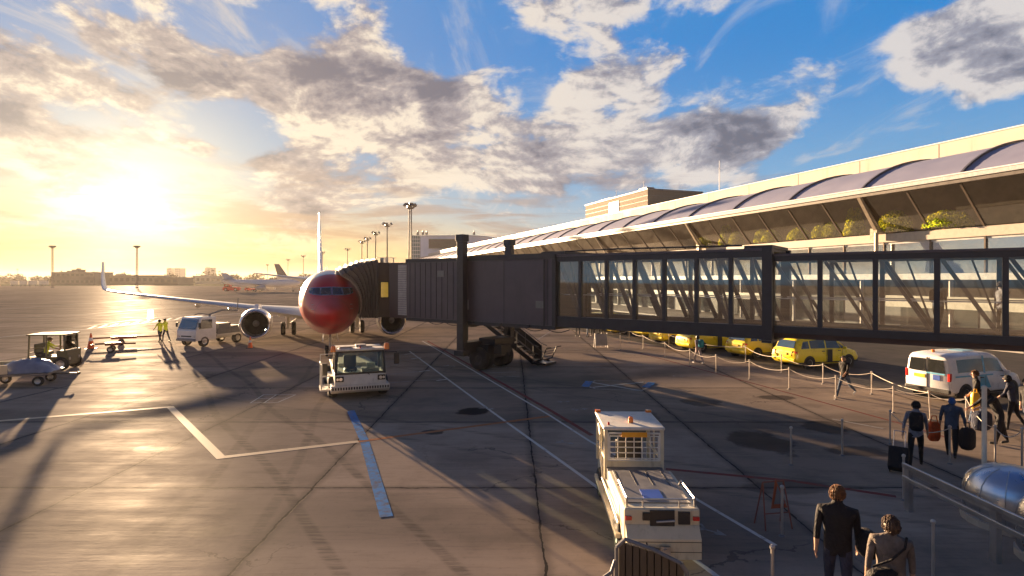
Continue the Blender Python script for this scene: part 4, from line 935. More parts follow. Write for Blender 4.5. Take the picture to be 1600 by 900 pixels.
# floodlight masts ---------------------------------------------------
mastm = mat('mast_steel', (.20, .18, .17), .7, .0)
lampm = mat('flood_lamp_housing', (.14, .12, .11), .4, .3)
def mast(px, ytop, Y, label, heads=4, wide=1.0, rz=0.0):
    h = zof(ytop, Y); g = atY(px, Y, 0)
    t_ = thing('floodlight_mast', label, 'floodlight', g, rz, 'floodlight masts round the apron')
    mb = MB(); r0 = max(.16, h*.012)*wide
    if wide > 1.2:     # lattice
        for dx, dy in ((-1, -1), (1, -1), (1, 1), (-1, 1)): mb.cyl((dx*r0, dy*r0, 0), (dx*r0*.6, dy*r0*.6, h-.6), .07*wide, n=5)
        n = int(h/1.6)
        for k in range(n):
            a, b = k/n, (k+1)/n; ra, rb_ = r0*(1-.4*a), r0*(1-.4*b)
            mb.beam((-ra, -ra, h*a), (rb_, -rb_, h*b-.3), .05*wide); mb.beam((ra, ra, h*a), (-rb_, rb_, h*b-.3), .05*wide); mb.beam((-ra, -ra, h*a), (ra, -ra, h*a), .05*wide)
    else: mb.cyl((0, 0, 0), (0, 0, h-.4), r0, r0*.55, n=10)
    mb.b2((-.6, -.6, 0), (.6, .6, .5)); mb.build('pole', mastm, t_)
    s_ = h/22
    mb = MB(); mb.cyl((0, 0, h-1.3*s_), (0, 0, h-.9*s_), .7*s_, 1.1*s_, n=12); mb.beam((-1.6*s_, 0, h-.5*s_), (1.6*s_, 0, h-.5*s_), .14*s_); mb.beam((0, -1.2*s_, h-.5*s_), (0, 1.2*s_, h-.5*s_), .14*s_); mb.cyl((0, 0, h-.9*s_), (0, 0, h), .12*s_, n=6); mb.build('platform', mastm, t_)
    for k in range(heads):
        a = 2*math.pi*k/heads+.4; mb = MB(); MM = Matrix.Rotation(a, 3, 'Z') @ Matrix.Rotation(.5, 3, 'X')
        mb.box((math.cos(a+1.57)*1.35*s_, math.sin(a+1.57)*1.35*s_, h-.35*s_), (.95*s_, .35*s_, .7*s_), M=MM); mb.build('lamp', lampm, t_)
    return t_
mast(641, 318, 165, 'tallest lattice floodlight mast, next to the round white building', 6, 1.6)
mast(605, 348, 190, 'second tallest mast with a forked head, left of the round white building', 3)
mast(587, 362, 215, 'floodlight mast third in height, left of the forked one', 3)
mast(574, 371, 235, 'floodlight mast right of the close shorter one over the bridge canopy', 3)
mast(565.5, 376, 250, 'floodlight mast with a pale head in the close pair over the bridge canopy', 3)
mast(543, 388, 300, 'floodlight mast right of the jet tail, halfway to the cluster', 3)
mast(504, 393, 330, 'floodlight mast directly beside the jet tail fin', 3)
mast(474, 399, 340, 'floodlight mast left of the jet tail fin', 3)
mast(450, 405, 380, 'floodlight mast standing right of the dark distant tail fin', 3)
mast(418, 413, 420, 'shortest looking floodlight mast, left of the dark distant tail fin', 3)
mast(82, 384, 330, 'left wide-headed lattice mast in the golden sky', 8, 1.5)
mast(214, 384, 330, 'wide-headed lattice mast above the winglet, right of its twin', 8, 1.5)
mast(27, 420, 560, 'tiny mast at the far left horizon', 3)

# far buildings -------------------------------------------------------
farm = [mat('hangar_grey', (.16, .14, .13), .7, var=.2), mat('far_pale_wall', (.34, .31, .28), .7, var=.15), mat('far_brown_wall', (.13, .10, .09), .7, var=.2), mat('far_roof', (.20, .19, .19), .6)]
winm = mat('far_window', (.05, .05, .055), .3)
def block(name, px0, px1, ytop, Y, mi, label, cat='building', storeys=2, depth=25, cols=6, group=None):
    g = atY((px0+px1)/2, Y, 0); w = (px1-px0)*Y/F; h = zof(ytop, Y)
    t_ = thing(name, label, cat, g, 0, group)
    mb = MB(); mb.b2((-w/2, 0, 0), (w/2, depth, h-.4)); wo = mb.build('wall', farm[mi], t_)
    mb = MB(); mb.b2((-w/2-.3, -.3, h-.398), (w/2+.3, depth+.3, h)); mb.b2((-w*.2, 3, h), (-w*.1, 8, h+1.2)); mb.build('roof', farm[3], t_)
    for r in range(storeys):
        for c in range(cols):
            x0 = -w/2 + w*(c+.2)/cols; zb_ = h*(r+.35)/storeys
            mb = MB(); mb.b2((x0, -.06, zb_), (x0+w*.6/cols, -.01, zb_+h*.35/storeys)); mb.build('window', winm, t_)
    return t_
block('hangar', 80, 147, 425, 520, 0, 'wide dark hangar behind the winglet', storeys=2, cols=9)
block('hangar', 150, 240, 430, 540, 0, 'long low hangar right of the winglet', storeys=1, cols=10)
block('low_building', 240, 278, 433, 500, 2, 'low dark building at the right end of the hangars', storeys=1, cols=4)
block('low_building', 305, 345, 431, 650, 1, 'low pale building left of the white parked plane', storeys=1, cols=5)
block('tower_block', 260.5, 267.5, 419, 1500, 1, 'left one of the close pair of tower blocks on the skyline', storeys=6, cols=3, group='tower blocks on the skyline')
block('tower_block', 273.5, 281.5, 419, 1500, 1, 'right one of the close pair of tower blocks on the skyline', storeys=6, cols=3, group='tower blocks on the skyline')
block('tower_block', 320.5, 329.5, 418, 1500, 2, 'single dark tower block on the skyline, right of the pair', storeys=6, cols=3, group='tower blocks on the skyline')
t_ = block('control_tower', 112, 124, 421, 540, 0, 'flat-topped lookout on the roof of the dark hangar', 'tower', 1, 8, 3)
for i, (a, b) in enumerate(((16, 28), (30, 42), (44, 58), (60, 72))):
    g = atY((a+b)/2, 420, 0); w = (b-a)*420/F
    t_ = thing('parked_trailer', ['leftmost', 'second from left', 'third from left', 'rightmost'][i]+' white box trailer in the far row at left', 'trailer', g, 0, 'white trailers at the far edge of the apron')
    mb = MB(); mb.b2((-w/2, 0, 1.1), (w/2, 2.5, 4.0)); mb.build('body', M['offwhite'], t_, bevel=.05)
    for dx in (-w*.35, -w*.2, w*.3): wheel(t_, (dx, .1, .5), .5, .3, (0, 1, 0))

# line of trees on the horizon
rnd = random.Random(11); mb = MB()
def clump(c, r, n, leaf):
    for _ in range(n):
        p = Vector((rnd.gauss(0, 1), rnd.gauss(0, 1), rnd.gauss(0, 1))).normalized()*rnd.random()**.45*.72
        p = Vector((p.x*1.25, p.y, p.z*.85))*r + c
        if p.z < 0: p.z = -p.z*.3
        d = Vector((rnd.gauss(0, 1), rnd.gauss(0, 1), rnd.gauss(0, 1))).normalized(); e = d.cross(Vector((rnd.random(), .3, 1))).normalized(); l = leaf*rnd.uniform(.6, 1.4)
        mb.cur = rnd.randrange(3); mb.add([p-d*l, p+e*l*.7, p+d*l, p-e*l*.7], [(0, 1, 2, 3)])
for i in range(150):
    x = -760+i*5.4+rnd.uniform(-3, 3); Y = 760+rnd.uniform(-40, 60); hh = rnd.uniform(10, 16)*(.8+.30*math.sin(i*.21)+.2*math.sin(i*.77))
    hh *= .92; clump(Vector((x, Y, hh*.42)), hh*.95, 230, 1.5); clump(Vector((x+2, Y-8, hh*.15)), hh*.6, 60, 1.6)
tm = [mat('far_foliage_a', (.045, .05, .022), .9), mat('far_foliage_b', (.07, .06, .03), .9), mat('far_foliage_c', (.03, .035, .018), .9)]
o = mb.build('far_wood', tm); tag(o, 'long dark belt of trees along the horizon', 'trees', kind='stuff')
# ================================================================ VEHICLES (local +y = forward)
def quadm(mb, pts, th=.012): mb.plate(pts, th)
def car(label, cat, name, g, rz, paint, kind, group=None):
    t_ = thing(name, label, cat, g, rz, group)
    if kind == 'taxi':
        L, Wd = 4.45, 1.80
        S = [(-2.20, .42, .80, .84, .74, .70, .66), (-2.16, .34, .92, .96, .86, .80, .72), (-2.05, .26, 1.00, 1.10, .89, .84, .70), (-1.86, .24, 1.02, 1.50, .90, .86, .67), (-1.68, .24, 1.02, 1.60, .90, .87, .68), (-.9, .22, 1.01, 1.66, .90, .88, .70), (0, .22, 1.0, 1.68, .90, .88, .71),
             (.55, .22, .99, 1.63, .90, .88, .69), (.95, .22, .98, 1.42, .90, .88, .69), (1.35, .23, .97, 1.10, .90, .87, .72), (1.55, .24, .95, .99, .89, .86, .76), (1.95, .26, .84, .88, .86, .80, .70), (2.15, .30, .72, .76, .78, .70, .6), (2.24, .38, .6, .62, .62, .55, .5)]
        wy, wr = (-1.32, 1.36), .32; belt, top = 1.04, 1.56
    else:
        L, Wd = 4.4, 1.8
        S = [(-2.20, .45, 1.0, 1.62, .80, .80, .66), (-2.17, .34, 1.05, 1.74, .86, .84, .70), (-2.08, .28, 1.08, 1.80, .89, .87, .73), (-1.5, .26, 1.08, 1.84, .90, .885, .75), (-.5, .25, 1.07, 1.86, .90, .885, .76), (.35, .25, 1.06, 1.83, .90, .88, .75),
             (.75, .25, 1.04, 1.70, .90, .88, .73), (1.15, .25, 1.02, 1.38, .90, .88, .72), (1.42, .25, 1.0, 1.12, .89, .86, .74), (1.7, .26, .96, 1.0, .88, .84, .74), (2.0, .28, .86, .90, .85, .78, .68), (2.17, .32, .74, .78, .76, .70, .6), (2.24, .40, .6, .62, .62, .55, .5)]
        wy, wr = (-1.38, 1.38), .33; belt, top = 1.12, 1.70
    rings = []
    for y, zb, zl, zt, wb, wl, wt in S:
        half = [(0, zb), (wb*.85, zb), (wb, zb+.14), (max(wb, wl)+.01, (zb+zl)*.52), (wl, zl-.04), (wl*.985, zl), (wt+(wl-wt)*.15, zt-.10 if zt-.1 > zl else zl+(zt-zl)*.5), (wt*.9, zt-.015), (wt*.5, zt+.01), (0, zt+.02)]
        rings.append([Vector((a, y, z)) for a, z in half] + [Vector((-a, y, z)) for a, z in half[-2:0:-1]])
    mb = MB(); mb.loft(rings); body = mb.build('body', paint, t_, smooth=38)
    def side(y, k):      # point on the side of the greenhouse: k 0 belt .. 1 roof edge
        for a, b in zip(S, S[1:]):
            if y <= b[0]:
                f = (y-a[0])/(b[0]-a[0]); q = [a[i]+(b[i]-a[i])*f for i in range(7)]; break
        zl, zt, wl, wt = q[2], q[3], q[5], q[6]
        z1 = zt-.10; xx = wl*.985 + ((wt+(wl-wt)*.15)-wl*.985)*k
        return xx, zl+(z1-zl)*k
    def pane(y0, y1, k0, k1, sx, y0t=None, y1t=None, nm='window'):
        y0t = y0 if y0t is None else y0t; y1t = y1 if y1t is None else y1t; P = []; n = 4
        for j in range(3):
            k = k0+(k1-k0)*j/2
            for i in range(n+1):
                y = (y0+(y1-y0)*i/n)*(1-j/2)+(y0t+(y1t-y0t)*i/n)*(j/2); x, z = side(y, k); P.append((sx*(x+.008), y, z))
        m_ = MB(); m_.add(P, [(j*(n+1)+i, j*(n+1)+i+1, (j+1)*(n+1)+i+1, (j+1)*(n+1)+i) for j in range(2) for i in range(n)])
        o = m_.build(nm, M['cardark'], body, smooth=60); return o
    for sx in (-1, 1):
        if kind == 'taxi':
            pane(-1.82, -1.28, .10, .86, sx, -1.62); pane(-1.20, -.22, .10, .90, sx); pane(-.14, .84, .10, .90, sx, -.14, .62); pane(.90, 1.30, .10, .70, sx, .72, .95)
        else:
            pane(-1.75, -.30, .10, .84, sx); pane(-.18, .95, .10, .86, sx, -.18, .68)
        for y in wy:
            m_ = MB(); m_.cyl((sx*.80, y, wr), (sx*.918, y, wr), wr+.06, n=28); m_.build('wheel_arch', M['black'], t_)
            wheel(t_, (sx*.83, y, wr), wr, .20)
        m_ = MB(); m_.b2((sx*.895, -2.0, .30), (sx*.915, 2.0, .36)); m_.build('sill', M['black'], body)
        m_ = MB(); m_.box((sx*.98, 1.0 if kind == 'taxi' else .95, 1.06), (.20, .10, .15)); m_.build('mirror', paint, t_, bevel=.03)
        for y in ((-.18, .9) if kind == 'taxi' else (-.24, .98)):
            m_ = MB(); m_.b2((sx*.905, y-.006, .34), (sx*.919, y+.006, .98)); m_.build('door_seam', M['black'], body)
            m_ = MB(); m_.b2((sx*.905, y-.30, .90), (sx*.935, y-.12, .93)); m_.build('door_handle', M['black'], body)
        # lamps
        if kind == 'taxi': m_ = MB(); m_.loft([[Vector((sx*a, -2.17, z)) for a, z in ((.56, .68), (.80, .70), (.80, .94), (.60, .94))], [Vector((sx*a, y_, z)) for a, y_, z in ((.56, -2.225, .68), (.86, -2.08, .70), (.87, -2.08, .95), (.60, -2.20, .95))]]); m_.build('tail_lamp', M['red'], t_)
        else: m_ = MB(); m_.b2((sx*.76, -2.212, .82), (sx*.868, -2.10, 1.14)); m_.build('tail_lamp', M['red'], t_, bevel=.02)
        m_ = MB(); m_.loft([[Vector((sx*a, 2.10, z)) for a, z in ((.42, .60), (.74, .62), (.74, .78), (.46, .76))], [Vector((sx*a, y_, z)) for a, y_, z in ((.42, 2.25, .58), (.72, 2.14, .60), (.76, 2.02, .80), (.46, 2.12, .77))]]); m_.build('head_lamp', M['chrome'], t_)
    if kind == 'taxi':
        m_ = MB(); m_.plate([(-.62, -2.075, 1.08), (.62, -2.075, 1.08), (.56, -1.90, 1.47), (-.56, -1.90, 1.47)], .03, (0, -.9, .35)); m_.build('rear_window', mat('rear_glass_blue', (.02, .045, .09), .08, coat=1), body)
        m_ = MB(); m_.b2((-.26, -2.235, .72), (.26, -2.20, .84)); m_.build('number_plate', M['yplate'], t_)
        m_ = MB(); m_.b2((-.80, -2.24, .40), (.80, -2.14, .56)); m_.build('bumper', paint, t_, bevel=.04)
        m_ = MB(); m_.b2((-.55, 2.2, .5), (.55, 2.26, .62)); m_.build('grille', M['black'], t_)
        m_ = MB(); m_.loft([[Vector((x, y, 1.70)) for x, y in ((-.28, -.12), (.28, -.12), (.28, .06), (-.28, .06))], [Vector((x, y, 1.84)) for x, y in ((-.22, -.07), (.22, -.07), (.22, .01), (-.22, .01))]]); m_.build('roof_sign', M['white'], t_)
        m_ = MB()
        for sx in (-1, 1): m_.tube([(sx*.60, -1.3, 1.66), (sx*.60, -1.2, 1.72), (sx*.60, .3, 1.73), (sx*.60, .4, 1.66)], .018, 6)
        m_.build('roof_rack', M['black'], t_)
        for sx in (-1, 1):
            m_ = MB(); m_.b2((sx*.897, -.12, .36), (sx*.922, .22, 1.0)); m_.build('dark_door_panel', M['black'], body)
        m_ = MB(); m_.plate([(-.66, 1.33, 1.10), (.66, 1.33, 1.10), (.60, .62, 1.60), (-.60, .62, 1.60)], .03, (0, .6, .8)); m_.build('windscreen', M['cardark'], body)
    else:
        for sx in (-1, 1):
            m_ = MB(); m_.plate([(sx*.05, -2.222, 1.12), (sx*.70, -2.222, 1.12), (sx*.62, -2.21, 1.62), (sx*.05, -2.21, 1.62)], .02, (0, -1, 0)); m_.build('rear_window', M['cardark'], body)
        m_ = MB(); m_.b2((-.012, -2.225, .5), (.012, -2.20, 1.68)); m_.build('door_seam', M['black'], body)
        m_ = MB(); m_.b2((-.50, -2.235, .86), (-.06, -2.205, .99)); m_.build('number_plate', M['yplate'], t_)
        m_ = MB(); m_.b2((-.86, -2.25, .34), (.86, -2.12, .50)); m_.build('bumper', M['black'], t_, bevel=.03)
        m_ = MB(); m_.b2((.24, -2.228, .82), (.50, -2.203, 1.02)); m_.build('emblem', M['blue'], body)
        m_ = MB(); m_.b2((-.02, -2.232, 1.05), (.68, -2.226, 1.10)); m_.build('rear_stripe', M['vanblue'], body)
        for sx in (-1, 1):
            m_ = MB(); m_.b2((sx*.90, -1.95, .98), (sx*.921, .2, 1.03)); P = [(sx*(side(y, k)[0]+.010), y, side(y, k)[1]) for y, k in ((.78, .0), (1.12, .0), (.82, .82), (.55, .95))]; m_.build('side_stripe', M['vanblue'], body)
            m_ = MB(); P = [(sx*(side(y, k)[0]+.012), y, side(y, k)[1]) for y, k in ((-.30, .02), (-.19, .02), (-.19, 1.0), (-.30, 1.0))]; m_.add(P, [(0, 1, 2, 3)]); P = [(sx*.918, y, z) for y, z in ((-.6, .5), (.1, .5), (-.18, .98), (-.5, .98))]; m_.add(P, [(0, 1, 2, 3)]); m_.build('side_stripe', M['vanblue'], body)
        m_ = MB(); m_.cyl((-.1, -1.7, 1.84), (-.1, -1.7, 1.94), .06, n=12); m_.build('roof_beacon', M['amber'], t_)
        m_ = MB(); m_.b2((-.30, -.6, 1.878), (.30, .1, 1.888)); m_.build('roof_panel', M['vanblue'], body)
        m_ = MB(); m_.plate([(-.68, 1.40, 1.12), (.68, 1.40, 1.12), (.64, .80, 1.66), (-.64, .80, 1.66)], .03, (0, .6, .8)); m_.build('windscreen', M['cardark'], body)
    return t_
M['cardark'] = mat('car_dark_glass', (.025, .027, .028), .07, coat=1.0, spec=.8)
rzv = -(math.pi/2-A_)      # cars face the terminal
TX = [(26.4, 23.9), (26.6, 28.0), (25.7, 31.7), (26.5, 36.2), (27.6, 40.6), (27.0, 43.7), (27.1, 48.0)]
tl = ['nearest yellow taxi with its whole side in view behind the rope posts', 'yellow taxi parked just left of the nearest one', 'third yellow taxi, behind the woman with the teal backpack', 'fourth yellow taxi from the near end, half under the bridge', 'fifth yellow taxi in the row, under the bridge', 'second farthest yellow taxi, far left under the bridge', 'farthest yellow taxi of the row']
t1 = None
for i, (v, u) in enumerate(TX):
    p = UV(u, v, .012)
    if i == 0: t1 = car(tl[0], 'taxi', 'taxi', p, rzv+rad(-2), M['taxi'], 'taxi', 'yellow taxis waiting beside the terminal road')
    else: dup(t1, p, rzv+rad([0, 3, -3, 2, 5, -2, 3][i]), tl[i])
car('white van with light blue stripes and a yellow plate beside the rope posts', 'van', 'van', UV(15.65, 23.1+2.2, .012), rzv+rad(0), M['vanw'], 'van')

# ---- aircraft tug facing the viewer, front towards -y here so that it points at the camera
def lamp(parent, c, s=.16, m='amber', nm='beacon'):
    mb = MB(); mb.lathe([(0, s*.5), (s*.7, s*.5), (s*1.1, s*.38), (s*1.25, .001)], c, (0, 0, 1), 12); return mb.build(nm, M[m], parent, smooth=50)
tg_ = thing('pushback_tug', 'white aircraft pushback tug facing the viewer with large windscreen', 'tug', G(551, 627)+Vector((.3, .1, 0)), rad(21), None)
mb = MB(); mb.loft([[Vector((x, y, z)) for x, y in ((-1.12, y0), (1.12, y0), (1.12, 5.4), (-1.12, 5.4))] for z, y0 in ((.30, .22), (.42, .0), (.62, .0))]); bd = mb.build('bumper_frame', M['offwhite'], tg_, bevel=.03)
mb = MB()
for k in range(22): mb.b2((-1.08+k*.1, -.012, .46), (-1.02+k*.1, -.002, .56))
mb.build('hazard_mark', M['black'], bd)
mb = MB(); mb.loft([[Vector((x, y, z)) for x, y in ((-.98, y0), (.98, y0), (.98, 1.75), (-.98, 1.75))] for z, y0 in ((.62, .03), (1.05, .12))]); bd2 = mb.build('front_panel', M['offwhite'], tg_, bevel=.03)
for sx in (-1, 1):
    mb = MB(); mb.b2((sx*.80-.15, .0, .78), (sx*.80+.15, .08, .98)); h_ = mb.build('headlight_housing', M['black'], tg_, bevel=.02)
    mb = MB(); mb.cyl((sx*.76, -.02, .88), (sx*.76, .03, .88), .065, n=14); mb.cyl((sx*.88, -.02, .88), (sx*.88, .03, .88), .05, n=14); mb.build('headlight', M['chrome'], h_)
fr = MB()
for sx in (-1, 1):
    fr.beam((sx*.93, .13, 1.02), (sx*.88, .34, 1.92), .09); fr.beam((sx*.93, 1.65, 1.02), (sx*.88, 1.60, 1.92), .09); fr.beam((sx*.93, .9, 1.02), (sx*.89, .95, 1.92), .05)
fr.beam((-.9, .34, 1.90), (.9, .34, 1.90), .08); fr.beam((-.93, .14, 1.07), (.93, .14, 1.07), .07)
fr = fr.build('cab_frame', M['black'], tg_)
mb = MB(); mb.loft([[Vector((x, y, z)) for x, y in ((-.95, .25), (.95, .25), (.95, 1.72), (-.95, 1.72))] for z in (1.93, 2.02)]); rf_ = mb.build('cab_roof', M['offwhite'], tg_, bevel=.03)
mb = MB(); mb.plate([(-.88, .15, 1.09), (.88, .15, 1.09), (.84, .33, 1.87), (-.84, .33, 1.87)], .015, (0, -1, 0)); ws = mb.build('windscreen', glass('tug_glass', (.62, .70, .68), 1, .02, 1.5), tg_)
mb = MB(); mb.beam((.35, .10, 1.0), (.05, .12, 1.16), .02); mb.build('wiper', M['black'], ws)
for sx in (-1, 1):
    mb = MB(); mb.plate([(sx*.94, .22, 1.1), (sx*.94, 1.6, 1.1), (sx*.885, 1.55, 1.88), (sx*.885, .4, 1.88)], .01, (sx, 0, 0)); mb.build('side_window', glass('tug_glass', (.6, .68, .66), 1, .02, 1.5), tg_)
mb = MB(); mb.b2((-.55, .9, .8), (-.05, 1.4, 1.15)); mb.b2((-.55, 1.3, 1.15), (-.05, 1.42, 1.65)); mb.build('seat', M['black'], tg_, bevel=.05)
mb = MB(); mb.lathe([(0, .2), (.02, .21), (.03, .19)], (-.3, .62, 1.15), (0, -.5, .85), 18); mb.cyl((-.3, .62, 1.15), (-.3, .45, .9), .03, n=8); mb.build('steering_wheel', M['black'], tg_)
mb = MB(); mb.b2((.1, .35, .9), (.75, .75, 1.22)); mb.b2((.25, .32, 1.22), (.6, .4, 1.45)); mb.build('dashboard', M['midgrey'], tg_, bevel=.03)
mb = MB(); mb.b2((-.9, 1.76, .62), (.9, 5.1, 1.02)); mb.b2((-.7, 2.4, 1.02), (.7, 4.6, 1.16)); mb.build('engine_deck', M['cream'], tg_, bevel=.03)
mb = MB(); mb.b2((-.8, .5, 2.022), (-.3, .8, 2.07)); mb.b2((.1, .5, 2.022), (.5, .7, 2.06)); mb.b2((-.1, .9, 2.022), (.3, 1.3, 2.1)); mb.tube([(-.9, .3, 2.1), (.9, .3, 2.1)], .015, 6)
for x in (-.9, -.3, .3, .9): mb.cyl((x, .3, 2.01), (x, .3, 2.1), .012, n=5)
mb.build('roof_fitting', M['grey'], rf_)
lamp(tg_, (-1.02, .3, 1.93), .20); lamp(tg_, (1.04, .3, 1.95), .22); lamp(tg_, (.0, .32, 2.03), .08, 'red')
mb = MB(); mb.tube([(.95, .3, 1.85), (1.42, .15, 1.85), (1.42, .15, 1.75)], .02, 6); mb.build('mirror_arm', M['black'], tg_)
mb = MB(); mb.b2((1.30, .10, 1.36), (1.52, .17, 1.80)); mb.build('mirror', M['black'], tg_, bevel=.03)
mb = MB(); mb.tube([(-.95, .3, 1.85), (-1.5, .25, 1.85), (-1.5, .25, 1.2)], .018, 6)
mb.tube([(-1.45, .5, .45), (-1.45, .5, 1.4), (-1.45, 1.5, 1.4), (-1.45, 1.5, .45)], .03, 6); mb.tube([(-1.45, .5, .95), (-1.12, .5, .95)], .03, 6); mb.tube([(-1.45, .5, .6), (-1.12, .5, .6)], .03, 6); mb.b2((-1.5, .45, .38), (-1.1, 1.55, .44)); mb.build('side_step', M['offwhite'], tg_)
mb = MB(); mb.box((-1.3, 1.0, 1.15), (.2, .18, .5)); mb.build('mirror', M['black'], tg_, bevel=.03)
for sx in (-1, 1):
    for y in (1.15, 4.3): wheel(tg_, (sx*1.0, y, .42), .42, .34)
mb = MB(); mb.beam((0, 5.3, .45), (0, 7.6, .40), .10); mb.cyl((-.2, 7.4, .35), (.2, 7.4, .35), .06); mb.build('tow_bar', M['cream'], tg_)

# ---- baggage tractor seen from behind, bottom centre (forward = +y, away from the viewer)
R2 = G(1033, 889)
bt = thing('baggage_tractor', 'cream baggage tractor seen from behind with caged cab and orange roof beacon', 'tractor', (R2.x+.02, R2.y, 0), rad(-1.5), None)
W2 = .62
mb = MB(); mb.b2((-W2, .02, .25), (W2, 1.9, .98)); mb.b2((-W2+.05, 1.9, .25), (W2-.05, 3.9, .62)); bd = mb.build('body', M['cream'], bt, bevel=.03)
mb = MB(); mb.loft([[Vector((x, y, z)) for x, y in ((-W2+.02, a), (W2-.02, a), (W2-.02, .02), (-W2+.02, .02))] for a, z in ((-.14, .22), (-.14, .55), (.01, .72))]); mb.build('rear_bumper', M['cream'], bt, bevel=.02)
mb = MB(); mb.b2((-W2+.08, .25, .982), (W2-.08, 1.85, 1.00)); mb.b2((-W2+.05, 1.9, .63), (W2-.05, 2.5, .86)); dk = mb.build('deck', M['midgrey'], bt)
mb = MB(); mb.b2((-.22, .35, 1.002), (.12, .8, 1.012)); mb.build('deck_patch', M['blue'], dk)
mb = MB(); mb.b2((-.20, -.005, .66), (.20, .03, .96)); rc_ = mb.build('hitch_recess', M['black'], bt); mb = MB(); mb.b2((-.32, -.02, .80), (-.205, .03, .92)); mb.build('vent', M['black'], bt); mb = MB(); mb.b2((.26, -.02, .74), (.45, .03, .94)); mb.build('vent', M['black'], bt)
mb = MB(); mb.cyl((0, -.26, .40), (0, -.12, .40), .04); mb.box((0, -.2, .40), (.16, .05, .12)); mb.build('hitch', M['steel'], bt); mb = MB(); mb.cyl((-.1, -.02, .78), (.2, -.02, .80), .018); mb.build('latch', M['steel'], rc_)
mb = MB(); mb.tube([(-.3, -.03, .62), (-.28, -.16, .45), (-.12, -.2, .42), (-.02, -.2, .40)], .014, 6); mb.build('hose', M['black'], bt)
for k in range(4): mb = MB(); mb.b2((-.52+k*.3, 1.05, 1.001), (-.50+k*.3, 1.80, 1.006)); mb.build('deck_seam', M['black'], dk)
for zz in (.34, .50): mb = MB(); mb.b2((-W2+.02, -.147, zz), (W2-.02, -.139, zz+.008)); mb.build('panel_gap', M['black'], bd)
mb = MB(); mb.plate([(-W2-.003, .5, .45), (-W2-.003, 1.5, .45), (-W2-.003, 1.5, .85), (-W2-.003, .5, .85)], .006, (-1, 0, 0)); mb.build('side_hatch', M['offwhite'], bd)
for sx in (-1, 1):
    mb = MB(); mb.b2((sx*.55-.05, -.02, .80), (sx*.55+.05, .025, .86)); mb.build('tail_lamp', M['red'], bt)
    mb = MB(); mb.tube([(sx*(W2-.06), .12, .98), (sx*(W2-.06), .12, 1.12), (sx*(W2-.06), .95, 1.12), (sx*(W2-.06), 1.1, .99)], .018, 6); mb.tube([(sx*.30, .10, .98), (sx*.30, .10, 1.08)], .014, 5); mb.build('hand_rail', M['steel'], bt)
mb = MB(); mb.tube([(-W2+.06, .12, 1.10), (W2-.06, .12, 1.10)], .016, 6); mb.build('hand_rail', M['steel'], bt)
cy0, cy1, zr = 2.5, 3.85, 1.62
mb = MB()
for sx in (-1, 1):
    for y in (cy0, cy1): mb.beam((sx*(W2-.04), y, .6), (sx*(W2-.04), y, zr), .075)
    mb.beam((sx*(W2-.04), cy0, 1.0), (sx*(W2-.04), cy1, 1.0), .05); mb.beam((sx*(W2-.04), (cy0+cy1)/2, .6), (sx*(W2-.04), (cy0+cy1)/2+.1, zr), .04)
mb.b2((-W2+.05, cy0-.02, .62), (W2-.05, cy0+.03, .98)); cf = mb.build('cab_frame', M['cream'], bt, bevel=.01)
mb = MB(); mb.b2((-W2-.02, cy0-.06, zr+.002), (W2+.02, cy1+.06, zr+.07)); rf_ = mb.build('cab_roof', M['offwhite'], bt, bevel=.03)
mb = MB()
for k in range(7): x = -.50+k/6*1.0; mb.cyl((x, cy0-.03, 1.02), (x, cy0-.03, zr-.12), .011, n=6)
for k in range(5): z = 1.04+k*.115; mb.cyl((-.52, cy0-.03, z), (.52, cy0-.03, z), .011, n=6)
mb.tube([(-.53, cy0-.03, 1.0), (.53, cy0-.03, 1.0), (.53, cy0-.03, zr-.06), (-.53, cy0-.03, zr-.06), (-.53, cy0-.03, 1.0)], .02, 6); mb.build('rear_cage', M['offwhite'], cf)
mb = MB(); mb.b2((-.26, cy0-.075, zr-.13), (.26, cy0-.055, zr-.03)); mb.build('marker_plate', mat('orange_plate', (.75, .33, .01), .4), cf)
for c in ((-W2+.04, cy1-.02, zr+.07), (W2-.04, cy1-.02, zr+.07)): mb = MB(); mb.b2((c[0]-.06, c[1]-.05, c[2]), (c[0]+.06, c[1]+.05, c[2]+.05)); mb.build('corner_lamp', M['amber'], rf_)
lamp(bt, (.0, cy0+.35, zr+.07), .11); lamp(bt, (-W2+.12, cy0+.15, zr+.07), .05, 'red')
mb = MB(); mb.b2((-.3, 3.0, .62), (.25, 3.3, .85)); mb.b2((-.3, 2.95, .85), (.25, 3.05, 1.3)); mb.build('seat', M['black'], bt, bevel=.04)
mb = MB(); mb.lathe([(0, .17), (.02, .18), (.03, .165)], (0, 3.6, 1.1), (0, -.5, .85), 16); mb.cyl((0, 3.6, 1.1), (0, 3.75, .7), .025); mb.build('steering_wheel', M['black'], bt)
mb = MB(); mb.plate([(-.55, cy1+.03, .98), (.55, cy1+.03, .98), (.55, cy1+.03, zr-.04), (-.55, cy1+.03, zr-.04)], .01); mb.build('windscreen', glass('tractor_glass', (.7, .75, .72), 1, .02, 1.5), cf)
mb = MB(); mb.tube([(-W2-.03, 2.2, .45), (-W2-.06, 2.5, 1.0), (-W2-.06, 2.6, 1.5), (-W2-.02, 3.2, 1.58)], .02, 6); mb.tube([(-W2-.05, .3, .62), (-W2-.07, 1.2, .72), (-W2-.05, 2.4, .66)], .02, 6); mb.b2((-W2-.10, .3, .36), (-W2-.01, 3.3, .44)); mb.build('side_rail', M['cream'], bt)
for sx in (-1, 1):
    for y in (.62, 3.1): wheel(bt, (sx*(W2-.06), y, .32), .32, .22)

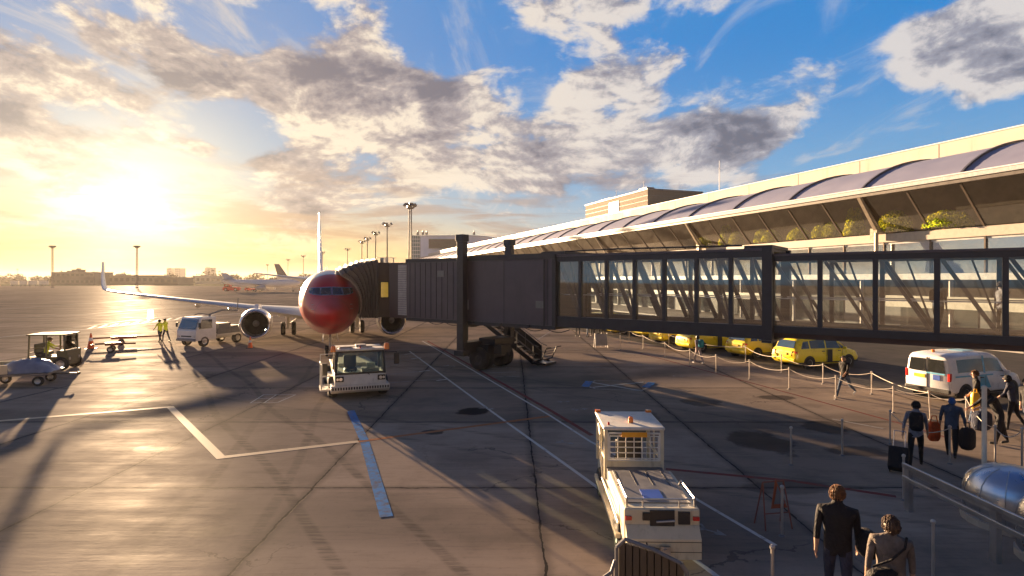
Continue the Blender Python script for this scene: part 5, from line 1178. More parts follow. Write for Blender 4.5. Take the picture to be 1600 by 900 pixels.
# ---- dark ribbed gate panel and curved rail at the bottom edge
gp = thing('ribbed_gate', 'dark ribbed metal gate panel with a curved rail at the bottom edge', 'gate', (0, 0, 0), 0)
P0, P1 = Vector((1.38, 7.35, 0)), Vector((2.14, 7.05, 0))
mb = MB(); n = 9; mb.add([(P0.x, P0.y+.05, .05), (P1.x, P1.y+.05, .05), (P1.x, P1.y+.05, 1.22), (P0.lerp(P1, .5).x, P0.lerp(P1, .5).y+.05, 1.30), (P0.x, P0.y+.05, 1.36), (P0.x, P0.y+.07, .05), (P1.x, P1.y+.07, .05), (P1.x, P1.y+.07, 1.22), (P0.lerp(P1, .5).x, P0.lerp(P1, .5).y+.07, 1.30), (P0.x, P0.y+.07, 1.36)], [(0, 1, 2, 3, 4), (9, 8, 7, 6, 5), (0, 5, 6, 1), (1, 6, 7, 2), (2, 7, 8, 3), (3, 8, 9, 4), (4, 9, 5, 0)])
for k in range(n):
    a, b = k/n, (k+.82)/n; p, q = P0.lerp(P1, a), P0.lerp(P1, b)
    for r, (u_, o_) in enumerate(((p, .0),)):
        mb.prism([(p.x, p.y), (q.x, q.y), (q.x, q.y+.04), (p.x, p.y+.04)], .05, 1.36-.14*(k/n)**1.5)
mb.build('ribbed_panel', mat('dark_bronze_panel', (.07, .06, .05), .45, .4, dirt=.5), gp)
mb = MB(); mb.tube([P0+Vector((-.03, 0, 0)), P0+Vector((-.03, 0, 1.30)), P0+Vector((.08, 0, 1.40)), P0.lerp(P1, .5)+Vector((0, 0, 1.35)), P1+Vector((-.05, 0, 1.24)), P1+Vector((.03, 0, 1.12)), P1+Vector((.03, 0, 0))], .026, 8)
mb.build('panel_rail', M['midgrey'], gp)
cr = thing('curved_barrier', 'short curved railing with thin bars left of the ribbed gate panel', 'barrier', (0, 0, 0), 0)
pts = [Vector((P0.x-.05, P0.y, 1.13)), Vector((P0.x-.11, P0.y-.05, 1.0)), Vector((P0.x-.3, P0.y-.15, .93)), Vector((P0.x-.48, P0.y-.3, .85)), Vector((P0.x-.6, P0.y-.5, .72)), Vector((P0.x-.64, P0.y-.6, .0))]
mb = MB(); mb.tube(pts, .022, 8); mb.build('top_rail', M['midgrey'], cr)
for k in range(6):
    a = k/6; i = int(a*4); p = pts[i].lerp(pts[i+1], a*4-i); mb = MB(); mb.cyl((p.x, p.y, 0), p, .01, n=6); mb.build('bar', M['midgrey'], cr)

# ---- open tractor with driver at left, and the cart it pulls
Lp = G(86, 577)
lt = thing('open_service_tractor', 'dark open-sided service tractor with roof at the far left', 'tractor', (Lp.x, Lp.y, 0), rad(-78), None)
lp_ = mat('olive_vehicle_paint', (.10, .095, .05), .5, dirt=.4)
mb = MB(); mb.b2((-.7, -1.3, .3), (.7, 1.25, .75)); mb.b2((-.7, .55, .75), (.7, 1.25, 1.05)); bd = mb.build('body', lp_, lt, bevel=.04)
mb = MB()
for sx in (-1, 1):
    for y in (-1.2, -.1, 1.05): mb.beam((sx*.66, y, .75), (sx*.64, y*.97, 1.85), .07)
    mb.beam((sx*.66, -1.2, 1.2), (sx*.66, -.1, 1.2), .04)
mb.beam((-.66, 1.05, 1.05), (.66, 1.05, 1.05), .05); mb.beam((-.66, -1.2, .95), (.66, -1.2, .95), .05); mb.build('frame', lp_, lt)
mb = MB(); mb.b2((-.74, -1.32, 1.85), (.74, 1.18, 1.92)); mb.build('roof', lp_, lt, bevel=.03)
mb = MB(); mb.plate([(-.62, 1.08, 1.08), (.62, 1.08, 1.08), (.62, 1.04, 1.82), (-.62, 1.04, 1.82)], .01); mb.build('windscreen', glass('tractor_glass', (.7, .75, .72), 1, .02, 1.5), lt)
mb = MB(); mb.b2((-.5, -.9, .75), (.5, -.4, .95)); mb.b2((-.5, -1.0, .95), (.5, -.9, 1.4)); mb.build('seat', M['black'], lt, bevel=.04)
mb = MB(); mb.box((.85, 1.2, 1.7), (.2, .06, .26)); mb.tube([(.66, 1.05, 1.8), (.85, 1.2, 1.8)], .015, 5); mb.build('mirror', M['black'], lt)
for sx in (-1, 1):
    for y in (-.85, .85): wheel(lt, (sx*.66, y, .36), .36, .22)
    mb = MB(); mb.cyl((sx*.45, 1.25, .62), (sx*.45, 1.28, .62), .08, n=12); mb.build('headlight', M['chrome'], lt)
def shorten(root, f, yw):
    for o in [o for o in COL.objects if o.parent == root]:
        if o.name.startswith('wheel'): yc = sum(v.co.y for v in o.data.vertices)/len(o.data.vertices); o.location.y = -yc*(1-f)
        else:
            for v in o.data.vertices: v.co.y *= f
shorten(lt, .72, 0)
Cp = G(32, 603)
ct = thing('luggage_cart', 'low luggage cart coupled behind the open tractor at the left edge', 'cart', (Cp.x-.15, Cp.y+.3, 0), rad(-72), None)
mb = MB(); mb.b2((-.75, -1.6, .48), (.75, 1.5, .58)); mb.build('deck', M['midgrey'], ct, bevel=.02)
mb = MB(); mb.b2((-.75, -1.6, .58), (.75, -1.54, 1.15)); mb.b2((-.78, -1.6, .60), (-.74, -.3, 1.0)); mb.b2((.74, -1.6, .6), (.78, -.3, 1.0)); mb.build('side_panel', M['cream'], ct)
mb = MB(); mb.beam((0, 1.5, .45), (0, 2.6, .42), .06); mb.cyl((-.06, 2.6, .42), (.06, 2.6, .42), .07, n=10); mb.build('drawbar', M['black'], ct)
for sx in (-1, 1):
    for y in (-1.1, 1.0): wheel(ct, (sx*.62, y, .22), .22, .14)
shorten(ct, .82, 0)
rnd = random.Random(5); mb = MB(); nx, ny = 15, 25; P = []
for j in range(ny):
    for i in range(nx):
        a, b = i/(nx-1)*2-1, j/(ny-1)*2-1; h_ = .62*(1-abs(a)**2.6)*(1-abs(b)**3)+.09*math.sin(a*7+b*5)*(1-abs(a))+rnd.uniform(-.035, .035)
        P.append((a*.76, b*1.1, .60+max(0, h_)*.85))
mb.add(P, [(j*nx+i, j*nx+i+1, (j+1)*nx+i+1, (j+1)*nx+i) for j in range(ny-1) for i in range(nx-1)])
o = mb.build('tarpaulin', M['silvertarp'], smooth=40); o.location = ct.location + Matrix.Rotation(rad(-72), 3, 'Z') @ Vector((0, .2, 0)); o.rotation_euler = (0, 0, rad(-72)); tag(o, 'crumpled silver tarpaulin over the load of the luggage cart', 'tarpaulin')

# ---- white service truck with boom near the wing
tp = G(312, 541)
tk = thing('service_truck', 'white flatbed service truck with a raised boom beneath the wing', 'truck', (tp.x-.1, tp.y+.8, 0), rad(158), None)
mb = MB(); mb.loft([[Vector((x, y, z)) for x, y in ((-.95, -.2), (.95, -.2), (.95, y1), (-.95, y1))] for z, y1 in ((.45, 1.45), (1.15, 1.45), (1.25, 1.38), (2.0, 1.05), (2.08, .95))]); cb_ = mb.build('cab', M['white'], tk, bevel=.03)
mb = MB(); mb.plate([(-.86, 1.42, 1.28), (.86, 1.42, 1.28), (.80, 1.12, 1.95), (-.80, 1.12, 1.95)], .012, (0, 1, .35)); mb.build('windscreen', M['cardark'], cb_)
for sx in (-1, 1):
    mb = MB(); mb.plate([(sx*.952, .15, 1.28), (sx*.952, 1.25, 1.28), (sx*.952, .98, 1.92), (sx*.952, .15, 1.92)], .01, (sx, 0, 0)); mb.build('side_window', M['cardark'], cb_)
    mb = MB(); mb.b2((sx*.75-.13, 1.45, .68), (sx*.75+.13, 1.475, .84)); mb.build('headlight', M['chrome'], tk)
    mb = MB(); mb.box((sx*1.12, 1.3, 1.55), (.16, .08, .34)); mb.tube([(sx*.95, 1.2, 1.7), (sx*1.12, 1.3, 1.68)], .015, 5); mb.build('mirror', M['black'], tk)
    for y in (.75, -2.1): wheel(tk, (sx*.82, y, .38), .38, .26)
mb = MB(); mb.b2((-.95, 1.46, .42), (.95, 1.52, .62)); mb.build('bumper', M['grey'], tk, bevel=.02)
mb = MB(); mb.b2((-.5, 1.452, .72), (.5, 1.47, .80)); mb.build('grille', M['black'], tk)
mb = MB(); mb.b2((-.95, -3.2, .62), (.95, -.25, .80)); mb.b2((-.35, -3.2, .42), (.35, -.25, .62)); mb.build('flatbed', M['offwhite'], tk, bevel=.02)
mb = MB(); mb.b2((-.95, -3.2, .80), (-.90, -.3, 1.15)); mb.b2((.90, -3.2, .80), (.95, -.3, 1.15)); mb.b2((-.8, -1.6, .81), (.7, -.6, 1.55)); mb.b2((-.6, -2.9, .81), (.4, -1.9, 1.3)); mb.build('equipment', M['midgrey'], tk, bevel=.02)
mb = MB(); mb.cyl((0, -.45, .8), (0, -.45, 2.2), .08); mb.tube([(0, -.45, 2.2), (.1, -1.6, 2.45), (.1, -3.0, 2.35)], .06, 8); mb.tube([(.1, -3.0, 2.35), (.1, -3.1, 3.3)], .035, 6); mb.tube([(0, -.4, 2.2), (.3, .2, 2.3), (.5, .4, 2.2)], .035, 6); mb.build('boom', M['midgrey'], tk)

# ---- tow bars with cones and the wheel dolly
def towbar(a, b, label, n):
    a, b = G(*a), G(*b); d = (b-a); L = d.length; t_ = thing('tow_bar', label, 'tow bar', a, math.atan2(d.y, d.x), 'tow bars lying on the apron')
    mb = MB(); mb.tube([(0, 0, .55), (L*.3, 0, .55), (L, 0, .50)], .055, 8); mb.b2((L*.25, -.13, .42), (L*.62, .13, .62)); mb.build('bar', M['redbar'], t_)
    mb = MB(); mb.tube([(-.15, -.25, .5), (-.15, .25, .5)], .05, 6); mb.tube([(-.15, -.2, .5), (.2, 0, .55), (-.15, .2, .5)], .03, 6); mb.build('head', M['midgrey'], t_)
    mb = MB(); mb.beam((L*.4, 0, .45), (L*.4, 0, .2), .08); mb.beam((L*.4, -.4, .22), (L*.4, .4, .22), .06); ax = mb.build('axle', M['black'], t_)
    for sy in (-.42, .42): wheel(ax, (L*.4, sy, .2), .2, .12, (0, 1, 0))
    return t_
M['redbar'] = mat('rust_red_bar', (.22, .06, .03), .5, dirt=.6)
towbar((145, 541), (253, 535), 'longer tow bar lying nearer the two workers', 0)
towbar((148, 551), (212, 548), 'shorter tow bar lying in front of the longer one', 1)
def cone(g, label, h=.75, grp='orange traffic cones on the apron'):
    t_ = thing('traffic_cone', label, 'cone', g, random.random(), grp)
    mb = MB(); mb.lathe([(.03, h*.22), (.05, h*.20), (h*.95, h*.04), (h, .001)], (0, 0, 0), (0, 0, 1), 16); mb.build('body', M['orange'], t_, smooth=40)
    mb = MB(); mb.b2((-h*.27, -h*.27, 0.004), (h*.27, h*.27, .035)); mb.build('base', M['black'], t_)
    mb = MB(); mb.lathe([(h*.5, h*.126), (h*.7, h*.088)], (0, 0, 0), (0, 0, 1), 16); mb.build('reflective_band', M['white'], t_)
    return t_
cone(G(142, 545), 'tall orange cone at the left end of the tow bars', 1.1)
cone(G(391, 544), 'orange cone standing under the jet engine', .8)
# far jets --------------------------------------------------------------
def far_jet(px0, px1, ybase, label, tailm, rz, finh=1.0, ftop=10.5):
    Y = H*F/(ybase-HOR); L = (px1-px0)*Y/F; k = L/30.0
    t_ = thing('parked_jet', label, 'airplane', atY((px0+px1)/2, Y, 0), rz, None)
    st = [(-15, 3.4, .05), (-14.5, 3.3, .6), (-13, 3.2, 1.2), (-11, 3.2, 1.5), (8, 3.2, 1.5), (12, 3.7, 1.0), (15, 4.2, .25)]
    mb = MB(); mb.loft([[Vector((x*k, math.cos(a)*r*k, (z+math.sin(a)*r)*k)) for a in [i*math.pi/8 for i in range(16)]] for x, z, r in st]); mb.build('fuselage', M['plane_white'], t_, smooth=50)
    mb = MB(); mb.loft([[Vector(((x+a)*k, b*k, z*k)) for a, b in foil(0, c, .09)] for x, c, z in ((9.5, 4.5, 4.3), (13.5, 2.2, ftop))]); mb.build('tail_fin', tailm, t_)
    for sy in (-1, 1):
        mb = MB(); mb.loft([[Vector(((x+a)*k, sy*y*k, (z+b)*k)) for a, b in foil(0, c, .1)] for x, y, c, z in ((-2.5, 1, 5, 2.6), (3, 13, 1.5, 3.6))]); mb.build('wing', M['plane_grey'], t_)
        mb = MB(); mb.loft([[Vector(((x+a)*k, sy*y*k, (z+b)*k)) for a, b in foil(0, c, .1)] for x, y, c, z in ((12, .3, 2.4, 4.6 if finh < 1.5 else 9.5), (14, 4.6, 1.2, 5 if finh < 1.5 else 9.7))]); mb.build('tailplane', M['plane_grey'], t_)
        mb = MB(); mb.lathe([(0, .85*k), (.3*k, .98*k), (2*k, .95*k), (3.2*k, .6*k)], (-3.2*k, sy*4.5*k, 1.6*k), (1, 0, 0), 16, cap=True); mb.build('engine', M['plane_grey'], t_)
        mb = MB(); mb.cyl((1.5*k, sy*2.2*k, 2.5*k), (1.5*k, sy*2.2*k, .3), .12*k); mb.build('main_gear', M['grey'], t_); wheel(t_, (1.5*k, sy*2.2*k, .5*k), .5*k, .4*k, (0, 1, 0))
    mb = MB(); mb.cyl((-12*k, 0, 2.2*k), (-12*k, 0, .3), .1*k); mb.build('nose_gear', M['grey'], t_); wheel(t_, (-12*k, 0, .35*k), .35*k, .3*k, (0, 1, 0))
    mb = MB()
    for i in range(30): mb.b2(((-10+i*.62)*k, -1.5*k, 3.45*k), ((-9.75+i*.62)*k, -1.44*k, 3.75*k))
    mb.build('window_row', M['black'], t_)
    return t_
far_jet(348, 470, 456, 'white parked jet in the distance, left of the red nosed one', mat('pale_blue_tail', (.35, .40, .50), .4), rad(180), 1, 7.2)
far_jet(430, 540, 449, 'distant jet with a dark tail fin behind the white one', mat('dark_tail', (.03, .035, .08), .4), rad(178), 1, 10.0)
for (px, py, lb2) in ((362, 455, 'red service tug under the tail of the distant white jet'), (391, 455, 'small red service tug right of the other one under the distant jet')):
    g = G(px, py); t_ = thing('apron_tug', lb2, 'tug', g, rad(100), 'red tugs under the distant jet')
    sc_ = 1.7 if px < 380 else 1.1
    mb = MB(); mb.b2((-.9*sc_, -1.8*sc_, .4), (.9*sc_, 1.8*sc_, 1.0*sc_)); mb.b2((-.8*sc_, .2*sc_, 1.0*sc_), (.8*sc_, 1.5*sc_, 1.7*sc_)); mb.build('body', M['redpaint'], t_, bevel=.08)
    mb = MB(); mb.b2((-.7*sc_, 1.505*sc_, 1.1*sc_), (.7*sc_, 1.52*sc_, 1.6*sc_)); mb.b2((-.82*sc_, .4*sc_, 1.1*sc_), (-.805*sc_, 1.3*sc_, 1.6*sc_)); mb.build('window', M['cardark'], t_)
    for sx in (-1, 1):
        for y in (-1.1, 1.1): wheel(t_, (sx*.8*sc_, y*sc_, .4*sc_), .4*sc_, .3*sc_)
# ================================================================ PEOPLE
def cmat(n, c, r=.8):
    m = mat(n, c, r, var=.3, scale=6, spec=.25); t = NT(m.node_tree); P = t.node('ShaderNodeTexCoord').outputs['Object']
    b = t.node('ShaderNodeBump'); b.inputs['Strength'].default_value = .9; b.inputs['Distance'].default_value = .035
    f = t.noise(t.vm('MULTIPLY', P, (1.6, 1.6, 1.0)), 7.0, 3, .5, 1.6); g = t.noise(P, 60, 3, .6)
    t.l.new(t.m('ADD', f, t.m('MULTIPLY', g, .06)), b.inputs['Height']); t.l.new(b.outputs[0], t.n['Principled BSDF'].inputs['Normal']); return m
PM = {'skin': mat('skin', (.42, .24, .16), .5, var=.08), 'black': cmat('black_cloth', (.015, .014, .016)), 'navy': cmat('navy_cloth', (.03, .035, .06)), 'denim': cmat('denim', (.05, .08, .14)), 'greyshirt': cmat('grey_shirt', (.16, .16, .19)),
      'bluehood': cmat('blue_hood_cloth', (.03, .08, .22)), 'bluegrey': cmat('blue_grey_jacket', (.045, .06, .09)), 'beige': cmat('beige_coat', (.13, .105, .09)), 'white': mat('white_shoe', (.6, .6, .6), .6), 'shoe': mat('dark_shoe', (.02, .02, .02), .5), 'hivis': M['hivis'],
      'brownhair': mat('brown_hair', (.07, .035, .018), .6, var=.4, scale=30), 'fairhair': mat('fair_hair', (.16, .07, .025), .7, var=.5, scale=30), 'blackhair': mat('black_hair', (.012, .010, .010), .5, var=.4, scale=30), 'pink': cmat('pale_patterned_cloth', (.30, .26, .28)), 'eye': mat('eye', (.02, .015, .01), .1, coat=1),
      'red': cmat('dark_red_cloth', (.12, .02, .03)), 'wht': cmat('pale_shirt', (.45, .44, .44))}
def person(label, g, rz, top, legs, shoe, hair, hcol='brownhair', h=1.75, lean=0.05, legA=(0, 0), kneeB=(.05, .05), armA=(0, 0), elbB=(.15, .15), abd=(.12, .12), head=(0, 0), coat=1.0, group=None, skirt=0.0, armmat=None, seated=False):
    """legA/armA: swing forward (+) or back (-), radians, for (left, right)"""
    V = []; E = []; R = []; K = []
    def pt(p, r, k, par=None):
        V.append(Vector(p)); R.append(r if isinstance(r, tuple) else (r, r)); K.append(k)
        if par is not None: E.append((par, len(V)-1))
        return len(V)-1
    cl = math.cos(lean); sl_ = math.sin(lean)
    def up(x, y, z):          # torso point leaned forward about the hips
        dz = z-.93; return (x, y*cl+dz*sl_, .93+dz*cl-y*sl_)
    pel = pt((0, 0, .95), (.165*coat, .115*coat), 'top' if coat > 1.08 else 'legs')
    wa = pt(up(0, 0, 1.10), (.150*coat, .105*coat), 'top', pel); ch = pt(up(0, -.01, 1.27), (.175*coat, .115*coat), 'top', wa); sh = pt(up(0, -.01, 1.41), (.145*coat, .09*coat), 'top', ch)
    nk = pt(up(0, 0, 1.485), .068, 'skin', sh); hb = pt(up(0, .02, 1.545), (.068, .080), 'skin', nk); hm = pt(up(0, .015, 1.62), (.080, .096), 'skin', hb); ht = pt(up(0, .005, 1.69), (.062, .074), 'skin', hm)
    for i, sx in enumerate((-1, 1)):
        a, b = legA[i], legA[i]-kneeB[i]
        hip = pt((sx*.095, 0, .87), .092, 'legs', pel)
        kn = Vector((sx*.10, math.sin(a)*.42, .87-math.cos(a)*.42)); th = Vector(V[hip]).lerp(kn, .5)
        t1_ = pt(th, .078+skirt*.04, 'legs', hip); kn_ = pt(kn, .058+skirt*.05, 'legs', t1_)
        an = kn + Vector((0, math.sin(b)*.41, -math.cos(b)*.41)); c1 = kn.lerp(an, .35)
        ca_ = pt(c1, .056+skirt*.03, 'legs', kn_); an_ = pt(an, .040, 'legs', ca_)
        toe = b*.6; fo = an + Vector((0, .07*math.cos(toe), -.035+.07*math.sin(toe))); f2 = an + Vector((0, .17*math.cos(toe), -.045+.17*math.sin(toe)))
        h_ = pt(an+Vector((0, -.02, -.045)), .038, 'shoe', an_); f_ = pt(fo, (.042, .034), 'shoe', h_); pt(f2, (.036, .024), 'shoe', f_)
        a, b = armA[i], armA[i]+elbB[i]; s0 = Vector(up(sx*.175*coat, -.01, 1.415)); s_i = pt(s0, .058*coat, 'arm', sh)
        d1 = Vector((sx*math.sin(abd[i]), math.sin(a+lean*.3)*math.cos(abd[i]), -math.cos(a)*math.cos(abd[i]))); el = s0+d1*.29
        m1 = pt(s0.lerp(el, .5), .048*coat, 'arm', s_i); e_i = pt(el, .040*coat, 'arm', m1)
        d2 = Vector((sx*math.sin(abd[i])*.4, math.sin(b), -math.cos(b))).normalized(); wr = el+d2*.25
        m2 = pt(el.lerp(wr, .4), .037*coat, 'arm', e_i); w_i = pt(wr, .026, 'skin', m2); pm = wr+d2*.055; p_i = pt(pm, (.034, .020), 'skin', w_i)
        fwd = Vector((0, 1, 0)) if abs(d2.y) < .8 else Vector((0, 0, 1)); fwd = (fwd-d2*fwd.dot(d2)).normalized(); inn = Vector((-sx, 0, 0))
        for q, (o_, ln) in enumerate(((-.030, .060), (-.010, .075), (.010, .080), (.030, .070))):
            b0 = pt(pm+fwd*o_+d2*.030, .0095, 'skin', p_i); k1 = pt(pm+fwd*o_*1.1+d2*(.03+ln*.5)+inn*.006, .0085, 'skin', b0); pt(pm+fwd*o_*1.1+d2*(.03+ln*.92)+inn*.024, .0075, 'skin', k1)
        b0 = pt(wr+fwd*.030+d2*.03+inn*.01, .011, 'skin', w_i); pt(wr+fwd*.055+d2*.065+inn*.02, .009, 'skin', b0)
    me = bpy.data.meshes.new('person'); me.from_pydata([tuple(v) for v in V], E, []); ob = bpy.data.objects.new('person', me); COL.objects.link(ob)
    sk = ob.modifiers.new('skin', 'SKIN'); sk.use_smooth_shade = True; sb = ob.modifiers.new('sub', 'SUBSURF'); sb.levels = 1; sb.render_levels = 1
    lay = me.skin_vertices[0].data if len(me.skin_vertices) else None
    if lay is None:
        bm = bmesh.new(); bm.from_mesh(me); bm.verts.layers.skin.verify(); bm.to_mesh(me); bm.free(); lay = me.skin_vertices[0].data
    for i, r in enumerate(R): lay[i].radius = r; lay[i].use_root = (i == 0)
    dg = bpy.context.evaluated_depsgraph_get(); m2_ = bpy.data.meshes.new_from_object(ob.evaluated_get(dg)); bpy.data.objects.remove(ob)
    mats_ = {'top': PM[top], 'legs': PM[legs], 'shoe': PM[shoe], 'skin': PM['skin'], 'arm': PM[armmat or top]}
    names = list(mats_); m2_.materials.clear()
    for n in names: m2_.materials.append(mats_[n])
    segs = [(V[a], V[b], K[b], min(R[a][0], R[b][0])) for a, b in E]
    for p in m2_.polygons:
        c = p.center; best = None
        for a, b, k, r in segs:
            ab = b-a; t = max(0, min(1, (c-a).dot(ab)/ab.length_squared)); d = (c-(a+ab*t)).length - r
            if best is None or d < best[0]: best = (d, k)
        p.material_index = names.index(best[1]); p.use_smooth = True
    # face: nose, ears, eyes, joined into the one body mesh
    hd = Vector(up(0, .015, 1.615)); yaw = Matrix.Rotation(head[0], 3, 'Z')
    bm = bmesh.new(); bm.from_mesh(m2_); m2_.materials.append(PM['eye']); m2_.materials.append(mat('lips', (.30, .12, .10), .5))
    def blob(c, sc, mi):
        r = bmesh.ops.create_icosphere(bm, subdivisions=2, radius=1.0)
        for v in r['verts']: v.co = Vector((v.co.x*sc[0], v.co.y*sc[1], v.co.z*sc[2]))+Vector(c)
        for f in {f for v in r['verts'] for f in v.link_faces}: f.material_index = mi; f.smooth = True
    si = names.index('skin')
    blob(hd+Vector((0, .098, -.018)), (.013, .022, .024), si)
    for sx in (-1, 1): blob(hd+Vector((sx*.079, -.005, -.01)), (.010, .018, .030), si); blob(hd+Vector((sx*.030, .082, .008)), (.011, .008, .007), len(names))
    blob(hd+Vector((0, .086, -.058)), (.024, .008, .007), len(names)+1)
    zmin = min(v.co.z for v in bm.verts)
    for v in bm.verts:
        if v.co.z > hd.z-.10:
            q = v.co-hd; q = yaw @ q; v.co = hd+q
    for v in bm.verts: v.co.z -= zmin; v.co *= h/1.75
    bm.to_mesh(m2_); bm.free(); m2_.name = 'person'
    o = bpy.data.objects.new('person', m2_); COL.objects.link(o); o.location = g; o.rotation_euler = (0, 0, rz); tag(o, label, 'person', group)
    # hair
    mb = MB(); P = []; nr, ns = 12, 20; rr = random.Random(len(label))
    low = {'short': 0.62, 'bob': .92, 'hood': 1.0, 'cap': .50, 'bun': .66, 'long': 1.0}[hair]
    for j in range(nr+1):
        for i in range(ns):
            a = 2*math.pi*i/ns; front = max(0, math.sin(a)); lim = math.pi*(low - front*(.30 if hair != 'hood' else .42)); ph = lim*j/nr
            r = 1.0+rr.uniform(-.012, .012) + (.16 if hair in ('bob', 'long', 'hood') and ph > 1.6 else 0)
            P.append(yaw @ Vector((math.cos(a)*math.sin(ph)*.086*r, math.sin(a)*math.sin(ph)*.102*r-.008, math.cos(ph)*.108*r - (.10*(ph-2.1) if hair == 'long' and ph > 2.1 else 0)+.012)))
    mb.add(P, [(j*ns+i, (j+1)*ns+i, (j+1)*ns+(i+1) % ns, j*ns+(i+1) % ns) for j in range(nr) for i in range(ns)])
    if hair in ('short', 'bob', 'long', 'bun'):
        for k in range(700):
            q = P[rr.randrange(ns, len(P))]; q = Vector(q)*rr.uniform(.98, 1.03); nn = q.normalized(); dn = Vector((rr.gauss(0, .25), -.35+rr.gauss(0, .2), -1.0)); dn = (dn-nn*dn.dot(nn)*.85).normalized(); sd = nn.cross(dn).normalized(); l = rr.uniform(.018, .034)
            mb.add([q-sd*.0025, q+sd*.0025, q+dn*l+sd*.002+nn*.003, q+dn*l-sd*.002+nn*.003], [(0, 1, 2, 3)])
    if hair == 'bun': mb.ball((0, -.13, .05), .05, 10, 6)
    if hair == 'cap': mb.plate([yaw @ Vector(p) for p in ((-.07, .08, .045), (.07, .08, .045), (.05, .17, .03), (-.05, .17, .03))], .012)
    hp = mb.build({'hood': 'hood', 'cap': 'cap'}.get(hair, 'hair'), PM[hcol], o, smooth=70); hp.location = (hd-Vector((0, 0, zmin)))*(h/1.75); hp.scale = (h/1.75,)*3
    md = hp.modifiers.new('thick', 'SOLIDIFY'); md.thickness = .012
    o['_pts'] = 0; del o['_pts']
    return o, lambda p: o.matrix_basis @ ((Vector(p)-Vector((0, 0, zmin)))*(h/1.75))
def soft_bag(name, label, cat, c, d, m, rz=0.0, strap=None, parent=None, wob=.03, seed=1):
    rr = random.Random(seed); mb = MB(); n = 7; rings = []
    for j in range(n+1):
        a = j/n*2-1; w = (1-abs(a)**7*.35)
        rings.append([Vector((math.copysign(abs(math.cos(t_))**.45, math.cos(t_))*d[0]/2*w+rr.uniform(-wob, wob)*d[0]*.5, math.copysign(abs(math.sin(t_))**.45, math.sin(t_))*d[1]/2*w, a*d[2]/2)) for t_ in [2*math.pi*i/16 for i in range(16)]])
    mb.loft(rings); o = mb.build(name, m, parent, smooth=60); o.location = c; o.rotation_euler = (0, 0, rz)
    if label: tag(o, label, cat)
    if strap:
        mb = MB(); mb.tube([Vector(p) for p in strap], .012, 6); mb.build('strap', m, o)
    return o
# walking man beside the nearest taxi, heading to the right in the picture
gA = G(1320, 620)
person('man in black jacket, jeans and cap striding beside the nearest yellow taxi', gA, rad(118), 'black', 'denim', 'white', 'cap', 'blackhair', 1.76, .10, (-.52, .50), (.45, .10), (.55, -.45), (.45, .3), (.2, .15))
gB = G(1091, 568); oB, wB = person('woman with dark hair and pale trousers by the ropes', gB, rad(20), 'pink', 'pink', 'white', 'long', 'blackhair', 1.62, .06, (.35, -.3), (.1, .35), (-.3, .3))
soft_bag('backpack', 'teal backpack worn by the woman beside the taxi ropes', 'backpack', wB((.05, -.20, 1.25)), (.30, .20, .46), cmat('teal_bag', (.01, .20, .26)), rad(20))
gC = G(1431, 730); oC, wC = person('man in grey shirt and black trousers striding with a wheeled suitcase', gC, rad(-38), 'greyshirt', 'black', 'shoe', 'short', 'blackhair', 1.72, .12, (-.42, .45), (.30, .08), (-.35, .25), (.1, .3), (.25, .15))
soft_bag('backpack', 'black backpack on the back of the man pulling a suitcase', 'backpack', wC((.02, -.17, 1.26)), (.30, .18, .46), PM['black'], rad(-38), seed=4)
sc0 = wC((-.32, -.62, .3)); sc0.z = 0
su = thing('wheeled_suitcase', 'black wheeled suitcase tilted behind the man in the grey shirt', 'suitcase', sc0, rad(-38))
mb = MB(); RM = Matrix.Rotation(rad(-38), 3, 'X'); mb.box((0, -.16, .34), (.42, .26, .58), M=RM); mb.build('case', PM['black'], su, bevel=.05)
mb = MB(); mb.tube([(-.12, 0.02, .58), (-.12, .34, .92), (.12, .34, .92), (.12, 0.02, .58)], .010, 6); mb.build('handle', M['chrome'], su)
for x in (-.17, .17): wheel(su, (x, -.22, .05), .05, .03)
gD = G(1487, 714); oD, wD = person('person in a blue hood and blue grey jacket carrying dark bags', gD, rad(-42), 'bluegrey', 'black', 'shoe', 'hood', 'bluehood', 1.60, .14, (.25, -.25), (.1, .3), (.1, -.1), (.2, .1), (.22, .3), coat=1.16, skirt=.6)
soft_bag('shopping_bag', 'red orange shopping bag hanging beside the person in the blue hood', 'bag', wD((-.42, .02, .66)), (.30, .16, .52), cmat('red_orange_bag', (.55, .07, .015)), 0, [(-.1, 0, .24), (-.06, 0, .42), (.06, 0, .42), (.1, 0, .24)], seed=2)
soft_bag('holdall', 'large black holdall hanging at the right of the person in the blue hood', 'bag', wD((.36, -.05, .60)), (.34, .28, .56), PM['black'], .3, [(-.1, 0, .26), (-.06, 0, .42), (.06, 0, .42), (.1, 0, .26)], seed=3)
gE = G(1527, 661); oE, wE = person('person in black top with reddish hair standing by the white van', gE, rad(60), 'black', 'denim', 'white', 'short', 'fairhair', 1.76, .08, (.28, -.3), (.05, .3), (.2, -.3), (.5, .2))
soft_bag('yellow_bag', 'bright yellow bag hanging by the person next to the white van', 'bag', wE((-.42, .12, .78)), (.26, .16, .58), mat('yellow_plastic', (.80, .42, .01), .4), .2, [(-.08, 0, .28), (-.04, 0, .40), (.04, 0, .40), (.08, 0, .28)], seed=6)
gF = G(1562, 694); oF, wF = person('person in a long dark coat leaning over at the right edge', gF, rad(75), 'black', 'black', 'shoe', 'bob', 'brownhair', 1.70, .55, (.22, -.2), (.1, .2), (.9, .6), (.2, .3), (.2, .2), coat=1.25, skirt=1.2)
gF2 = G(1608, 684); person('dark-clothed person cut off by the right edge', gF2, rad(100), 'black', 'navy', 'shoe', 'short', 'blackhair', 1.78, .1, (.2, -.2), (.1, .2), (.4, -.2), (.4, .2), coat=1.12)
